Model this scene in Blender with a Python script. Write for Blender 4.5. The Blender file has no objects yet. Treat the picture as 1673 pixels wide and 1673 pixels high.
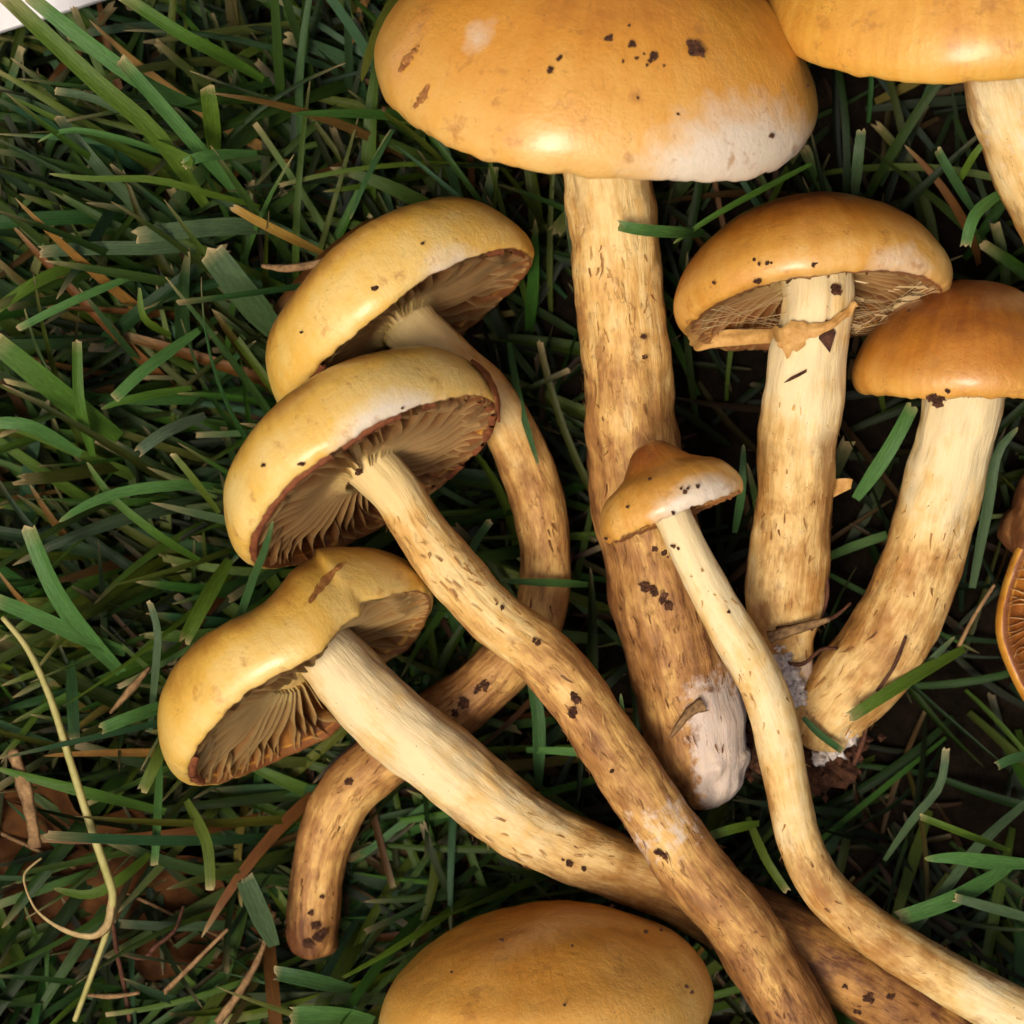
import bpy, math, random
import numpy as np
from mathutils import Vector, Matrix, noise

random.seed(11)
rng = np.random.default_rng(11)
scene = bpy.context.scene
COL = scene.collection

# ------------------------------------------------------------------ camera, light, exposure
# working unit "u": 0.15 mm; the picture is 1673 u wide at the height ZREF
K = 0.00015
ZREF = 200.0
CZ = ZREF + 3700.0
cam_d = bpy.data.cameras.new('camera')
cam = bpy.data.objects.new('camera', cam_d)
COL.objects.link(cam)
cam.location = (0, 0, CZ * K)
cam.rotation_euler = (0, 0, 0)
cam_d.sensor_width = 36.0
cam_d.lens = 36.0 * (CZ - ZREF) / 1673.0
cam_d.clip_start = 0.01
cam_d.clip_end = 100.0
cam_d.dof.use_dof = True
cam_d.dof.focus_distance = (CZ - 350.0) * K
cam_d.dof.aperture_fstop = 14.0
scene.camera = cam

SUN_EL, SUN_AZ = math.radians(66), math.radians(222)     # azimuth clockwise from +y
world = bpy.data.worlds.new('World')
scene.world = world
world.use_nodes = True
wn = world.node_tree
bg = wn.nodes['Background']
sky = wn.nodes.new('ShaderNodeTexSky')
sky.sky_type = 'NISHITA'
sky.sun_disc = False
sky.sun_elevation = SUN_EL
sky.sun_rotation = SUN_AZ
sky.air_density = 0.8
sky.dust_density = 8.0
sky.ozone_density = 0.3
wn.links.new(sky.outputs[0], bg.inputs['Color'])
bg.inputs['Strength'].default_value = 0.07
sun_d = bpy.data.lights.new('sun', 'SUN')
sun_d.energy = 1.9
sun_d.angle = math.radians(22)
sun_d.color = (1.0, 0.91, 0.77)
sun = bpy.data.objects.new('sun', sun_d)
COL.objects.link(sun)
sdir = Vector((math.sin(SUN_AZ) * math.cos(SUN_EL), math.cos(SUN_AZ) * math.cos(SUN_EL), math.sin(SUN_EL)))
sun.rotation_euler = (-sdir).to_track_quat('-Z', 'Y').to_euler()
sun.location = sdir * 2
scene.view_settings.view_transform = 'Standard'
scene.view_settings.look = 'None'
scene.view_settings.gamma = 1.0
scene.view_settings.use_curve_mapping = False
scene.view_settings.exposure = 0.30
scene.cycles.use_denoising = True
scene.cycles.use_adaptive_sampling = True
scene.cycles.adaptive_threshold = 0.04
scene.cycles.adaptive_min_samples = 16
scene.cycles.max_bounces = 4
scene.cycles.diffuse_bounces = 2
scene.cycles.glossy_bounces = 1
scene.cycles.transmission_bounces = 2
scene.cycles.transparent_max_bounces = 4


# ------------------------------------------------------------------ helpers
def P(px, py, z):
    """photo pixel at height z -> point in u"""
    f = (CZ - z) / (CZ - ZREF)
    return Vector(((px - 836.5) * f, (836.5 - py) * f, z))


def view_frame(p):
    w = (Vector((0, 0, CZ)) - p).normalized()
    x = Vector((1, 0, 0)); x = (x - w * x.dot(w)).normalized()
    y = w.cross(x)
    return x, y, w


def nz(v, s=1.0, off=0.0):
    return noise.noise(Vector((v[0] * s + off, v[1] * s + off * 0.7, v[2] * s - off * 1.3)))


def cr(pts, t):
    """Catmull-Rom through pts (arrays), t in 0..n-1"""
    n = len(pts)
    i = min(int(t), n - 2)
    f = t - i
    p0 = pts[max(i - 1, 0)]; p1 = pts[i]; p2 = pts[i + 1]; p3 = pts[min(i + 2, n - 1)]
    return 0.5 * ((2 * p1) + (-p0 + p2) * f + (2 * p0 - 5 * p1 + 4 * p2 - p3) * f * f + (-p0 + 3 * p1 - 3 * p2 + p3) * f ** 3)


def link(o, parent=None):
    COL.objects.link(o)
    if parent is not None:
        o.parent = parent
    return o


def mesh_obj(name, verts, faces, mat, parent=None, smooth=True, origin=None, attrs=None):
    """verts in u, world space; object origin at origin (u)"""
    og = Vector(origin) if origin is not None else Vector((0, 0, 0))
    va = np.array([tuple(v) for v in verts], dtype=float)
    va = (va - np.array(og)) * K
    me = bpy.data.meshes.new(name)
    me.from_pydata(va.tolist(), [], faces)
    if attrs:
        for an, (typ, data) in attrs.items():
            a = me.attributes.new(an, typ, 'POINT')
            d = np.array(data, dtype=np.float32).ravel()
            a.data.foreach_set('value' if typ == 'FLOAT' else ('color' if typ == 'FLOAT_COLOR' else 'vector'), d)
    me.polygons.foreach_set('use_smooth', [smooth] * len(me.polygons))
    me.materials.append(mat)
    me.update()
    o = bpy.data.objects.new(name, me)
    link(o, parent)
    o.location = og * K
    if parent is not None:
        pw = Vector((0, 0, 0)); q = parent
        while q is not None:
            pw += q.location; q = q.parent
        o.location = og * K - pw
    return o


def root(name, label, cat, p, group=None):
    e = bpy.data.objects.new(name, None)
    e.empty_display_size = 0.01
    link(e)
    e.location = Vector(p) * K
    tag(e, label, cat, group)
    return e


def tag(o, label, cat, group=None, kind=None):
    if label: o['label'] = label
    if cat: o['category'] = cat
    if group: o['group'] = group
    if kind: o['kind'] = kind
    return o


# ------------------------------------------------------------------ materials
class NT:
    def __init__(s, name):
        s.m = bpy.data.materials.new(name)
        s.m.use_nodes = True
        s.t = s.m.node_tree
        s.n = s.t.nodes
        s.b = s.n['Principled BSDF']
        s.out = s.n['Material Output']

    def add(s, typ, **kw):
        nd = s.n.new(typ)
        for k, v in kw.items():
            setattr(nd, k, v)
        return nd

    def L(s, a, b):
        s.t.links.new(a, b)

    def attr(s, name, out='Fac'):
        nd = s.add('ShaderNodeAttribute', attribute_name=name)
        return nd.outputs[out]

    def noise(s, vec, scale, detail=3, rough=0.55, mul=(1, 1, 1)):
        mp = s.add('ShaderNodeMapping')
        mp.inputs['Scale'].default_value = mul
        s.L(vec, mp.inputs['Vector'])
        nd = s.add('ShaderNodeTexNoise')
        nd.inputs['Scale'].default_value = scale
        nd.inputs['Detail'].default_value = detail
        nd.inputs['Roughness'].default_value = rough
        s.L(mp.outputs[0], nd.inputs['Vector'])
        return nd.outputs['Fac']

    def voro(s, vec, scale, mul=(1, 1, 1), feature='F1', out='Distance', rnd=1.0):
        mp = s.add('ShaderNodeMapping')
        mp.inputs['Scale'].default_value = mul
        s.L(vec, mp.inputs['Vector'])
        nd = s.add('ShaderNodeTexVoronoi', feature=feature)
        nd.inputs['Scale'].default_value = scale
        nd.inputs['Randomness'].default_value = rnd
        s.L(mp.outputs[0], nd.inputs['Vector'])
        return nd.outputs[out]

    def ramp(s, fac, stops, interp='LINEAR'):
        r = s.add('ShaderNodeValToRGB')
        r.color_ramp.interpolation = interp
        e = r.color_ramp.elements
        while len(e) < len(stops):
            e.new(0.5)
        for i, (p, c) in enumerate(stops):
            e[i].position = p
            e[i].color = (c, c, c, 1) if isinstance(c, (int, float)) else (*c, 1)
        s.L(fac, r.inputs[0])
        return r.outputs[0]

    def math(s, op, a, b=None, c=None, clamp=False):
        nd = s.add('ShaderNodeMath', operation=op, use_clamp=clamp)
        for i, x in enumerate((a, b, c)):
            if x is None: continue
            if isinstance(x, (int, float)): nd.inputs[i].default_value = x
            else: s.L(x, nd.inputs[i])
        return nd.outputs[0]

    def mix(s, fac, a, b, mode='MIX'):
        nd = s.add('ShaderNodeMix', data_type='RGBA', blend_type=mode)
        for sock, x in ((nd.inputs[0], fac), (nd.inputs[6], a), (nd.inputs[7], b)):
            if isinstance(x, (int, float)): sock.default_value = x
            elif isinstance(x, tuple): sock.default_value = (*x, 1)
            else: s.L(x, sock)
        return nd.outputs[2]

    def bump(s, h, strength, dist, prev=None):
        nd = s.add('ShaderNodeBump')
        nd.inputs['Strength'].default_value = strength
        nd.inputs['Distance'].default_value = dist
        s.L(h, nd.inputs['Height'])
        if prev is not None:
            s.L(prev, nd.inputs['Normal'])
        return nd.outputs[0]


def skin_ramp(M, tone, cols):
    return M.ramp(tone, [(0.0, cols[0]), (0.33, cols[1]), (0.66, cols[2]), (1.0, cols[3])])


CREAM = (0.80, 0.58, 0.25)
OCHRE = (0.70, 0.40, 0.105)
ORANGE = (0.47, 0.185, 0.026)
BROWN = (0.13, 0.045, 0.012)


def stem_material(name, cols=(CREAM, OCHRE, (0.42, 0.19, 0.045), BROWN), streak=1.0, crack=1.0):
    M = NT(name)
    sp = M.attr('sp', 'Vector')          # straightened stem coordinates, units of 100 u
    tone = M.attr('tone'); white = M.attr('white')
    n1 = M.noise(sp, 1.4, 4)             # blotches
    n2 = M.noise(sp, 7.0, 4, 0.6, (1, 1, 0.16))    # fibres
    n3 = M.noise(sp, 22.0, 3, 0.6, (1, 1, 0.2))    # fine fibres
    t = M.math('ADD', tone, M.math('MULTIPLY', M.math('SUBTRACT', n1, 0.46), 1.35))
    t = M.math('ADD', t, M.math('MULTIPLY', M.math('SUBTRACT', n2, 0.52), 1.15 * streak))
    t = M.math('ADD', t, M.math('MULTIPLY', M.math('SUBTRACT', n3, 0.5), 0.40), clamp=True)
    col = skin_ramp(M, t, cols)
    # torn scales: short dark dashes along the fibres
    v = M.noise(sp, 8.5, 2, 0.5, (1.25, 1.25, 0.34))
    crk = M.ramp(v, [(0.635, 0.0), (0.685, 1.0)])
    gate = M.ramp(M.noise(sp, 1.9, 2), [(0.50, 0.0), (0.66, 1.0)])
    gate = M.math('MULTIPLY', gate, M.ramp(tone, [(0.02, 0.12), (0.40, 1.0)]))
    ln = M.noise(sp, 5.2, 3, 0.6, (1.5, 1.5, 0.42))
    lines = M.ramp(M.math('ABSOLUTE', M.math('SUBTRACT', ln, 0.5)), [(0.006, 1.0), (0.022, 0.0)])
    lg = M.math('MULTIPLY', M.ramp(M.noise(sp, 3.3, 2), [(0.50, 0.0), (0.60, 1.0)]), M.ramp(tone, [(0.0, 0.08), (0.35, 1.0)]))
    crk = M.math('ADD', M.math('MULTIPLY', crk, gate), M.math('MULTIPLY', lines, lg))
    crk = M.math('MULTIPLY', crk, crack * 0.6, clamp=True)
    col = M.mix(M.math('MULTIPLY', crk, 0.72), col, (0.15, 0.05, 0.014))
    # larger stained patches, frayed along the fibres
    st_ = M.ramp(M.noise(sp, 1.15, 5, 0.68, (1.3, 1.3, 0.6)), [(0.51, 0.0), (0.64, 1.0)])
    st_ = M.math('MULTIPLY', st_, M.ramp(tone, [(-0.05, 0.10), (0.25, 0.80)]))
    col = M.mix(st_, col, (0.30, 0.13, 0.032))
    # white mycelium
    wn_ = M.noise(sp, 5.0, 5, 0.65)
    wf = M.math('MULTIPLY', M.ramp(M.math('ADD', white, M.math('MULTIPLY', M.math('SUBTRACT', wn_, 0.5), 1.25)), [(0.42, 0.0), (0.66, 1.0)]), 0.72)
    col = M.mix(wf, col, (0.72, 0.62, 0.54))
    # specks of soil
    vs = M.voro(sp, 9.0, (1, 1, 0.8))
    sg = M.ramp(M.noise(sp, 1.7, 2), [(0.47, 0.0), (0.62, 0.085)])
    spk = M.math('LESS_THAN', vs, sg)
    col = M.mix(M.math('MULTIPLY', spk, 0.8), col, (0.05, 0.022, 0.01))
    M.L(col, M.b.inputs['Base Color'])
    M.b.inputs['Roughness'].default_value = 0.62
    M.b.inputs['Specular IOR Level'].default_value = 0.35
    M.b.inputs['Subsurface Weight'].default_value = 0.18
    M.b.inputs['Subsurface Radius'].default_value = (1.0, 0.55, 0.2)
    M.b.inputs['Subsurface Scale'].default_value = 0.0010
    h = M.math('SUBTRACT', M.math('ADD', M.math('MULTIPLY', n2, 0.8), M.math('MULTIPLY', n3, 0.3)), M.math('MULTIPLY', crk, 0.8))
    M.L(M.bump(h, 0.6, 0.0009), M.b.inputs['Normal'])
    return M.m


def cap_material(name, cols, streak=0.5, blotch=0.5, gloss=0.42):
    M = NT(name)
    cp = M.attr('cp', 'Vector')          # cap coordinates, units of 100 u
    pol = M.attr('pol', 'Vector')        # (cos, sin, r) for radial fibres
    tone = M.attr('tone'); white = M.attr('white'); rim = M.attr('rim')
    n1 = M.noise(cp, 1.1, 4, 0.55)
    n2 = M.noise(pol, 9.0, 4, 0.6, (1, 1, 0.18))
    n3 = M.noise(cp, 9.0, 4, 0.65)
    t = M.math('ADD', tone, M.math('MULTIPLY', M.math('SUBTRACT', n1, 0.5), blotch))
    t = M.math('ADD', t, M.math('MULTIPLY', M.math('SUBTRACT', n2, 0.5), streak))
    t = M.math('ADD', t, M.math('MULTIPLY', M.math('SUBTRACT', n3, 0.5), 0.16), clamp=True)
    col = skin_ramp(M, t, cols)
    wn_ = M.noise(cp, 3.0, 4, 0.6)
    wf = M.math('MULTIPLY', M.ramp(M.math('ADD', white, M.math('MULTIPLY', M.math('SUBTRACT', wn_, 0.5), 0.55)), [(0.3, 0.0), (0.8, 1.0)]), 0.85)
    col = M.mix(wf, col, (0.80, 0.70, 0.56))
    # bruises
    nb = M.noise(cp, 2.6, 5, 0.62)
    bf = M.ramp(nb, [(0.585, 0.0), (0.70, 0.6)])
    col = M.mix(bf, col, (0.42, 0.17, 0.03))
    # thin scratches
    ns = M.noise(cp, 5.0, 2, 0.5, (1, 0.35, 1))
    sc = M.math('LESS_THAN', M.math('ABSOLUTE', M.math('SUBTRACT', ns, 0.5)), 0.006)
    sc = M.math('MULTIPLY', sc, M.ramp(M.noise(cp, 2.0, 2), [(0.55, 0.0), (0.66, 0.6)]))
    col = M.mix(sc, col, (0.30, 0.12, 0.03))
    # dark torn edge
    rf = M.ramp(M.math('ADD', rim, M.math('MULTIPLY', M.math('SUBTRACT', wn_, 0.5), 0.9)), [(0.45, 0.0), (0.62, 0.85)])
    col = M.mix(rf, col, (0.20, 0.055, 0.022))
    # soil specks
    vs = M.voro(cp, 7.0)
    sg = M.ramp(M.noise(cp, 1.3, 2), [(0.46, 0.0), (0.66, 0.07)])
    spk = M.math('LESS_THAN', vs, sg)
    col = M.mix(M.math('MULTIPLY', spk, 0.85), col, (0.05, 0.02, 0.008))
    M.L(col, M.b.inputs['Base Color'])
    rr = M.ramp(n1, [(0.3, gloss), (0.7, gloss + 0.16)])
    M.L(rr, M.b.inputs['Roughness'])
    M.b.inputs['Specular IOR Level'].default_value = 0.5
    M.b.inputs['Coat Weight'].default_value = 0.5
    M.b.inputs['Coat Roughness'].default_value = 0.22
    M.b.inputs['Subsurface Weight'].default_value = 0.18
    M.b.inputs['Subsurface Radius'].default_value = (1.0, 0.55, 0.2)
    M.b.inputs['Subsurface Scale'].default_value = 0.0012
    n4 = M.noise(cp, 26.0, 3, 0.6)
    h = M.math('ADD', M.math('ADD', M.math('MULTIPLY', n2, 0.6), M.math('MULTIPLY', n3, 0.9)), M.math('MULTIPLY', n4, 0.25))
    h = M.math('SUBTRACT', h, M.math('MULTIPLY', bf, 0.4))
    M.L(M.bump(h, 0.35, 0.0009), M.b.inputs['Normal'])
    return M.m


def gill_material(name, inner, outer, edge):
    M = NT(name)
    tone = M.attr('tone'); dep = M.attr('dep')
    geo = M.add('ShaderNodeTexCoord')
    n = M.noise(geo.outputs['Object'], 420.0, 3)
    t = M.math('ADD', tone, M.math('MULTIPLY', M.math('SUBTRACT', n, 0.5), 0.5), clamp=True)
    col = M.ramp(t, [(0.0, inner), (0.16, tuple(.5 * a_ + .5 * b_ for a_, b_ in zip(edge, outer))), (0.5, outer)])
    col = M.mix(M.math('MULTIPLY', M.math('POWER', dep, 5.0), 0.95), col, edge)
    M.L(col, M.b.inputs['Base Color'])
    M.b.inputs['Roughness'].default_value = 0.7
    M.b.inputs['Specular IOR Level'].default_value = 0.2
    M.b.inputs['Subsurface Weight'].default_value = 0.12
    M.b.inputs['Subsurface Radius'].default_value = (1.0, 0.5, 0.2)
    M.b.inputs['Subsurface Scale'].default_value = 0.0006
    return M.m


def blade_material():
    M = NT('grass_blade')
    col = M.attr('col', 'Color')
    bp = M.attr('bp', 'Vector')          # (across -1..1, along in 100 u, random)
    sep = M.add('ShaderNodeSeparateXYZ'); M.L(bp, sep.inputs[0])
    vein = M.math('SINE', M.math('MULTIPLY', sep.outputs[0], 14.0))
    n = M.noise(bp, 3.0, 4, 0.6, (1.4, 1.2, 7))
    n2 = M.noise(bp, 14.0, 3, 0.6, (1, 0.8, 3))
    f = M.math('ADD', M.math('MULTIPLY', M.math('SUBTRACT', n, 0.5), 1.1), M.math('MULTIPLY', M.math('SUBTRACT', n2, 0.5), 0.9))
    br = M.math('ADD', 1.0, f)
    br = M.math('ADD', br, M.math('MULTIPLY', vein, 0.03))
    cc = M.add('ShaderNodeVectorMath', operation='SCALE')
    M.L(col, cc.inputs[0]); M.L(br, cc.inputs['Scale'])
    c2 = M.mix(M.ramp(n2, [(0.68, 0.0), (0.76, 0.35)]), cc.outputs[0], (0.22, 0.16, 0.06))
    M.L(c2, M.b.inputs['Base Color'])
    M.b.inputs['Roughness'].default_value = 0.5
    M.b.inputs['Specular IOR Level'].default_value = 0.22
    M.L(M.bump(M.math('ADD', M.math('MULTIPLY', vein, 0.4), M.math('MULTIPLY', n2, 1.5)), 0.25, 0.0002), M.b.inputs['Normal'])
    tr = M.add('ShaderNodeBsdfTranslucent')
    M.L(c2, tr.inputs['Color'])
    mx = M.add('ShaderNodeMixShader'); mx.inputs[0].default_value = 0.22
    M.L(M.b.outputs[0], mx.inputs[1]); M.L(tr.outputs[0], mx.inputs[2])
    M.L(mx.outputs[0], M.out.inputs['Surface'])
    return M.m


def rough_material(name, c1, c2, scale, rough=0.85, bump=0.6, dist=0.001, mul=(1, 1, 1), c3=None, spec=0.25):
    M = NT(name)
    tc = M.add('ShaderNodeTexCoord')
    n = M.noise(tc.outputs['Object'], scale, 6, 0.65, mul)
    n2 = M.noise(tc.outputs['Object'], scale * 4.3, 4, 0.6, mul)
    f = M.math('ADD', M.math('MULTIPLY', n, 0.65), M.math('MULTIPLY', n2, 0.35))
    stops = [(0.36, c1), (0.62, c2)]
    if c3: stops.append((0.72, c3))
    M.L(M.ramp(f, stops), M.b.inputs['Base Color'])
    M.b.inputs['Roughness'].default_value = rough
    M.b.inputs['Specular IOR Level'].default_value = spec
    M.L(M.bump(f, bump, dist), M.b.inputs['Normal'])
    return M.m


MAT_BLADE = blade_material()
MAT_SOIL = rough_material('soil', (0.003, 0.0025, 0.0015), (0.012, 0.008, 0.005), 90, 0.95, 0.8, 0.004, c3=(0.03, 0.018, 0.009), spec=0.04)
MAT_CRUMB = rough_material('crumb', (0.020, 0.008, 0.004), (0.11, 0.042, 0.018), 500, 0.85, 0.6, 0.0006)
MAT_TWIG = rough_material('dry_twig', (0.09, 0.045, 0.018), (0.34, 0.20, 0.085), 260, 0.8, 0.5, 0.0005, (1, 1, 1), (0.5, 0.33, 0.17))
MAT_BARK = rough_material('bark', (0.03, 0.012, 0.007), (0.13, 0.05, 0.026), 320, 0.85, 0.6, 0.0006)
MAT_STRAW = rough_material('straw', (0.30, 0.19, 0.07), (0.52, 0.38, 0.17), 220, 0.6, 0.3, 0.0003, (1, 1, 1))
MAT_CULM = rough_material('culm', (0.30, 0.28, 0.075), (0.46, 0.40, 0.15), 120, 0.55, 0.3, 0.0003)
MAT_LEAF = rough_material('dead_leaf', (0.022, 0.008, 0.003), (0.085, 0.032, 0.008), 60, 0.8, 0.8, 0.0016, c3=(0.17, 0.078, 0.02), spec=0.1)
MAT_CARD = rough_material('white_card', (0.70, 0.68, 0.66), (0.80, 0.78, 0.77), 40, 0.6, 0.05, 0.0002)
MAT_THREAD = rough_material('veil_thread', (0.62, 0.43, 0.18), (0.78, 0.60, 0.33), 300, 0.7, 0.1, 0.0002)
MAT_VEIL = rough_material('veil', (0.44, 0.20, 0.045), (0.68, 0.40, 0.13), 190, 0.55, 0.5, 0.0006, c3=(0.80, 0.58, 0.27))
MAT_FRINGE = rough_material('fringe', (0.13, 0.035, 0.016), (0.30, 0.10, 0.035), 260, 0.7, 0.5, 0.0006)
MAT_MYC = rough_material('mycelium', (0.45, 0.36, 0.30), (0.80, 0.72, 0.66), 260, 0.9, 0.7, 0.0010)

MAT_STEM = stem_material('stem_fibrous', (CREAM, (0.68, 0.40, 0.12), (0.40, 0.19, 0.055), BROWN))
MAT_STEM_PALE = stem_material('stem_pale', ((0.82, 0.65, 0.36), (0.75, 0.50, 0.19), (0.47, 0.23, 0.055), BROWN), 0.55, 0.5)
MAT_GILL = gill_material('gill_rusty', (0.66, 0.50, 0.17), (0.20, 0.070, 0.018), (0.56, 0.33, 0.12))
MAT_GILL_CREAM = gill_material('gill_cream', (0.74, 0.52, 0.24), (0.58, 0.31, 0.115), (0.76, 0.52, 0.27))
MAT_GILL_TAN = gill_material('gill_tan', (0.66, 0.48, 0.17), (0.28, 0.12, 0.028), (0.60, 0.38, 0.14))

# ------------------------------------------------------------------ setting
def build_ground():
    n = 90
    ax = np.concatenate([np.linspace(-30000, -2600, 8), np.linspace(-2300, 2300, n), np.linspace(2600, 30000, 8)])
    vs, fs = [], []
    m = len(ax)
    for j in range(m):
        for i in range(m):
            x, y = ax[i], ax[j]
            z = 16 * nz((x, y, 0), 0.006, 3) + 9 * nz((x, y, 0), 0.022, 9) - 8
            vs.append((x, y, z))
    for j in range(m - 1):
        for i in range(m - 1):
            fs.append((j * m + i, j * m + i + 1, (j + 1) * m + i + 1, (j + 1) * m + i))
    o = mesh_obj('ground', vs, fs, MAT_SOIL)
    o['kind'] = 'structure'
    o['label'] = 'dark moist soil under the grass'


build_ground()

SOLID = []      # world vertices of mushrooms, for pressing the grass down under them


# ------------------------------------------------------------------ mushroom builders
def path_samples(ctrl, step):
    """ctrl: (px,py,z,r,tone,white) -> list of (pos, r, tone, white) evenly spaced"""
    arr = [np.array([*P(c[0], c[1], c[2]), c[3] * (CZ - c[2]) / (CZ - ZREF), c[4], c[5]]) for c in ctrl]
    dense = [cr(arr, t) for t in np.linspace(0, len(arr) - 1, (len(arr) - 1) * 40 + 1)]
    d = np.array(dense)
    seg = np.linalg.norm(np.diff(d[:, :3], axis=0), axis=1)
    s = np.concatenate([[0], np.cumsum(seg)])
    n = max(int(s[-1] / step), 6)
    ss = np.linspace(0, s[-1], n + 1)
    return np.stack([np.interp(ss, s, d[:, k]) for k in range(6)], 1), ss


def frames(pos):
    T = np.gradient(pos, axis=0)
    T /= np.linalg.norm(T, axis=1)[:, None]
    up = np.array([0, 0, 1.0])
    N = []
    n0 = up - T[0] * T[0].dot(up)
    if np.linalg.norm(n0) < 1e-3: n0 = np.array([1.0, 0, 0])
    n0 /= np.linalg.norm(n0)
    for t in T:
        n0 = n0 - t * t.dot(n0)
        n0 /= np.linalg.norm(n0)
        N.append(n0)
    N = np.array(N)
    return T, N, np.cross(T, N)


def tube(name, ctrl, mat, parent, seed, step=6.0, nseg=52, lump=0.09, ridge=0.042, torn=0.0, end_round=0.5, flat=0.0, solid=True, dirt_shade=0.75, wside=0.0):
    S, ss = path_samples(ctrl, step)
    T, N, B = frames(S[:, :3])
    vs, tone, white, sp = [], [], [], []
    m = len(S)
    for i in range(m):
        r = S[i, 3]
        c = S[i, :3]
        # rounded end
        left = ss[-1] - ss[i]
        er = r * end_round
        k = 1.0
        if left < er:
            k = math.sqrt(max(0.0, 1 - (1 - left / er) ** 2)) * 0.92 + 0.08
        for j in range(nseg):
            a = 2 * math.pi * j / nseg
            ca, sa = math.cos(a), math.sin(a)
            q = (ca * r, sa * r, ss[i])
            d = lump * nz(q, 0.011, seed) + 0.5 * lump * nz(q, 0.03, seed + 5)
            d += ridge * nz((ca * 5, sa * 5, ss[i] * 0.007), 1.0, seed + 11)
            d += 0.5 * ridge * nz((ca * 11, sa * 11, ss[i] * 0.03), 1.0, seed + 17)
            if torn and left < er * 2.2:
                d += torn * (nz((ca * 1.5, sa * 1.5, ss[i] * 0.025), 1.0, seed + 23) + .6 * abs(nz((ca * 4, sa * 4, ss[i] * 0.03), 1.0, seed + 29)) - .15)
            rr = r * (1 + d) * k
            off = (N[i] * ca * (1 - flat) + B[i] * sa) * rr
            vs.append(c + off)
            tone.append(S[i, 4] + dirt_shade * (0.5 - 0.5 * ca) ** 1.4); white.append(S[i, 5] * (1 - wside * max(0.0, min(1.0, 0.25 + 1.3 * sa))))  # underside dirt plus painted shading: stem colour browns from top towards edges and underside
            sp.append((ca * r / 100, sa * r / 100, ss[i] / 100 + seed))
    fs = []
    for i in range(m - 1):
        for j in range(nseg):
            a = i * nseg + j; b = i * nseg + (j + 1) % nseg
            fs.append((a, b, b + nseg, a + nseg))
    fs.append(tuple(range(nseg))[::-1])
    fs.append(tuple((m - 1) * nseg + j for j in range(nseg)))
    o = mesh_obj(name, vs, fs, mat, parent, origin=S[m // 2, :3],
                 attrs={'tone': ('FLOAT', tone), 'white': ('FLOAT', white), 'sp': ('FLOAT_VECTOR', sp)})
    if solid:
        SOLID.append(np.array(vs))
    return o, S, ss, (T, N, B)


def stem_flakes(parent, S, ss, F, mat, seed, n, lo=0.05, hi=0.95, size=(8, 26)):
    """small torn fibres lifting off the stem skin"""
    rnd = random.Random(seed)
    T, N, B = F
    vs, fs, tone, white, sp = [], [], [], [], []
    m = len(S)
    for _ in range(n):
        i = int(rnd.uniform(lo, hi) * (m - 1))
        a = rnd.uniform(0, 2 * math.pi)
        r = S[i, 3] * 1.0
        rad = N[i] * math.cos(a) + B[i] * math.sin(a)
        tan = np.cross(T[i], rad)
        L = rnd.uniform(*size); w = rnd.uniform(0.7, 2.4)
        sgn = rnd.choice((1, 1, -1))
        lift = rnd.uniform(2.0, 9.0)
        curl = rnd.uniform(-6, 6)
        b = len(vs)
        c0 = S[i, :3] + rad * (r - 2.0)
        for k, (f, ww) in enumerate(((0, 1.0), (0.5, 0.9), (1.0, 0.25))):
            p = c0 + T[i] * sgn * L * f + rad * (lift * f * f + 1.5) + tan * curl * f * f
            for s_ in (-1, 1):
                vs.append(p + tan * w * ww * s_)
                tone.append(min(1.2, S[i, 4] + 0.08 + 0.45 * rnd.random())); white.append(0)
                sp.append((math.cos(a) * r / 100, math.sin(a) * r / 100, ss[i] / 100 + seed))
        fs += [(b, b + 1, b + 3, b + 2), (b + 2, b + 3, b + 5, b + 4)]
    o = mesh_obj('fibre_flakes', vs, fs, mat, parent, origin=S[m // 2, :3],
                 attrs={'tone': ('FLOAT', tone), 'white': ('FLOAT', white), 'sp': ('FLOAT_VECTOR', sp)})
    o['kind'] = 'stuff'
    return o


# cap profiles (r, z) in cap radii: apex -> rim -> underside
DOME = [(0, .62), (.15, .612), (.32, .575), (.5, .50), (.68, .385), (.84, .235), (.95, .08), (1.0, -.05), (.995, -.13), (.965, -.165), (.93, -.13), (.86, -.03), (.7, .08), (.45, .14), (.14, .16), (0, .16)]
FLAT = [(0, .42), (.15, .418), (.32, .40), (.5, .36), (.68, .29), (.84, .19), (.95, .07), (1.0, -.05), (.99, -.12), (.96, -.15), (.92, -.12), (.85, -.03), (.7, .04), (.45, .08), (.14, .10), (0, .10)]
FULL = [(0, .80), (.15, .79), (.32, .75), (.5, .67), (.7, .53), (.88, .33), (.99, .12), (1.03, -.04), (1.0, -.16), (.93, -.20), (.86, -.17), (.8, -.08), (.66, .04), (.45, .12), (.14, .16), (0, .16)]
BUN = [(0, .45), (.2, .455), (.4, .46), (.58, .45), (.75, .405), (.89, .30), (.98, .15), (1.02, -.01), (1.0, -.12), (.955, -.16), (.91, -.12), (.83, -.03), (.68, .04), (.45, .07), (.30, .05), (.215, -.01), (.175, -.09)]
CONE = [(0, .90), (.12, .885), (.25, .81), (.37, .67), (.49, .535), (.63, .45), (.79, .365), (.93, .215), (1.01, .03), (1.0, -.10), (.94, -.17), (.87, -.12), (.7, .0), (.45, .08), (.14, .12), (0, .12)]


def top_now(px, py, rad=9):
    v = np.concatenate(SOLID)
    f = (CZ - ZREF) / (CZ - v[:, 2])
    k = (np.abs(v[:, 0] * f + 836.5 - px) < rad) & (np.abs(836.5 - v[:, 1] * f - py) < rad)
    return float(v[k, 2].max()) if k.any() else None


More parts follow.
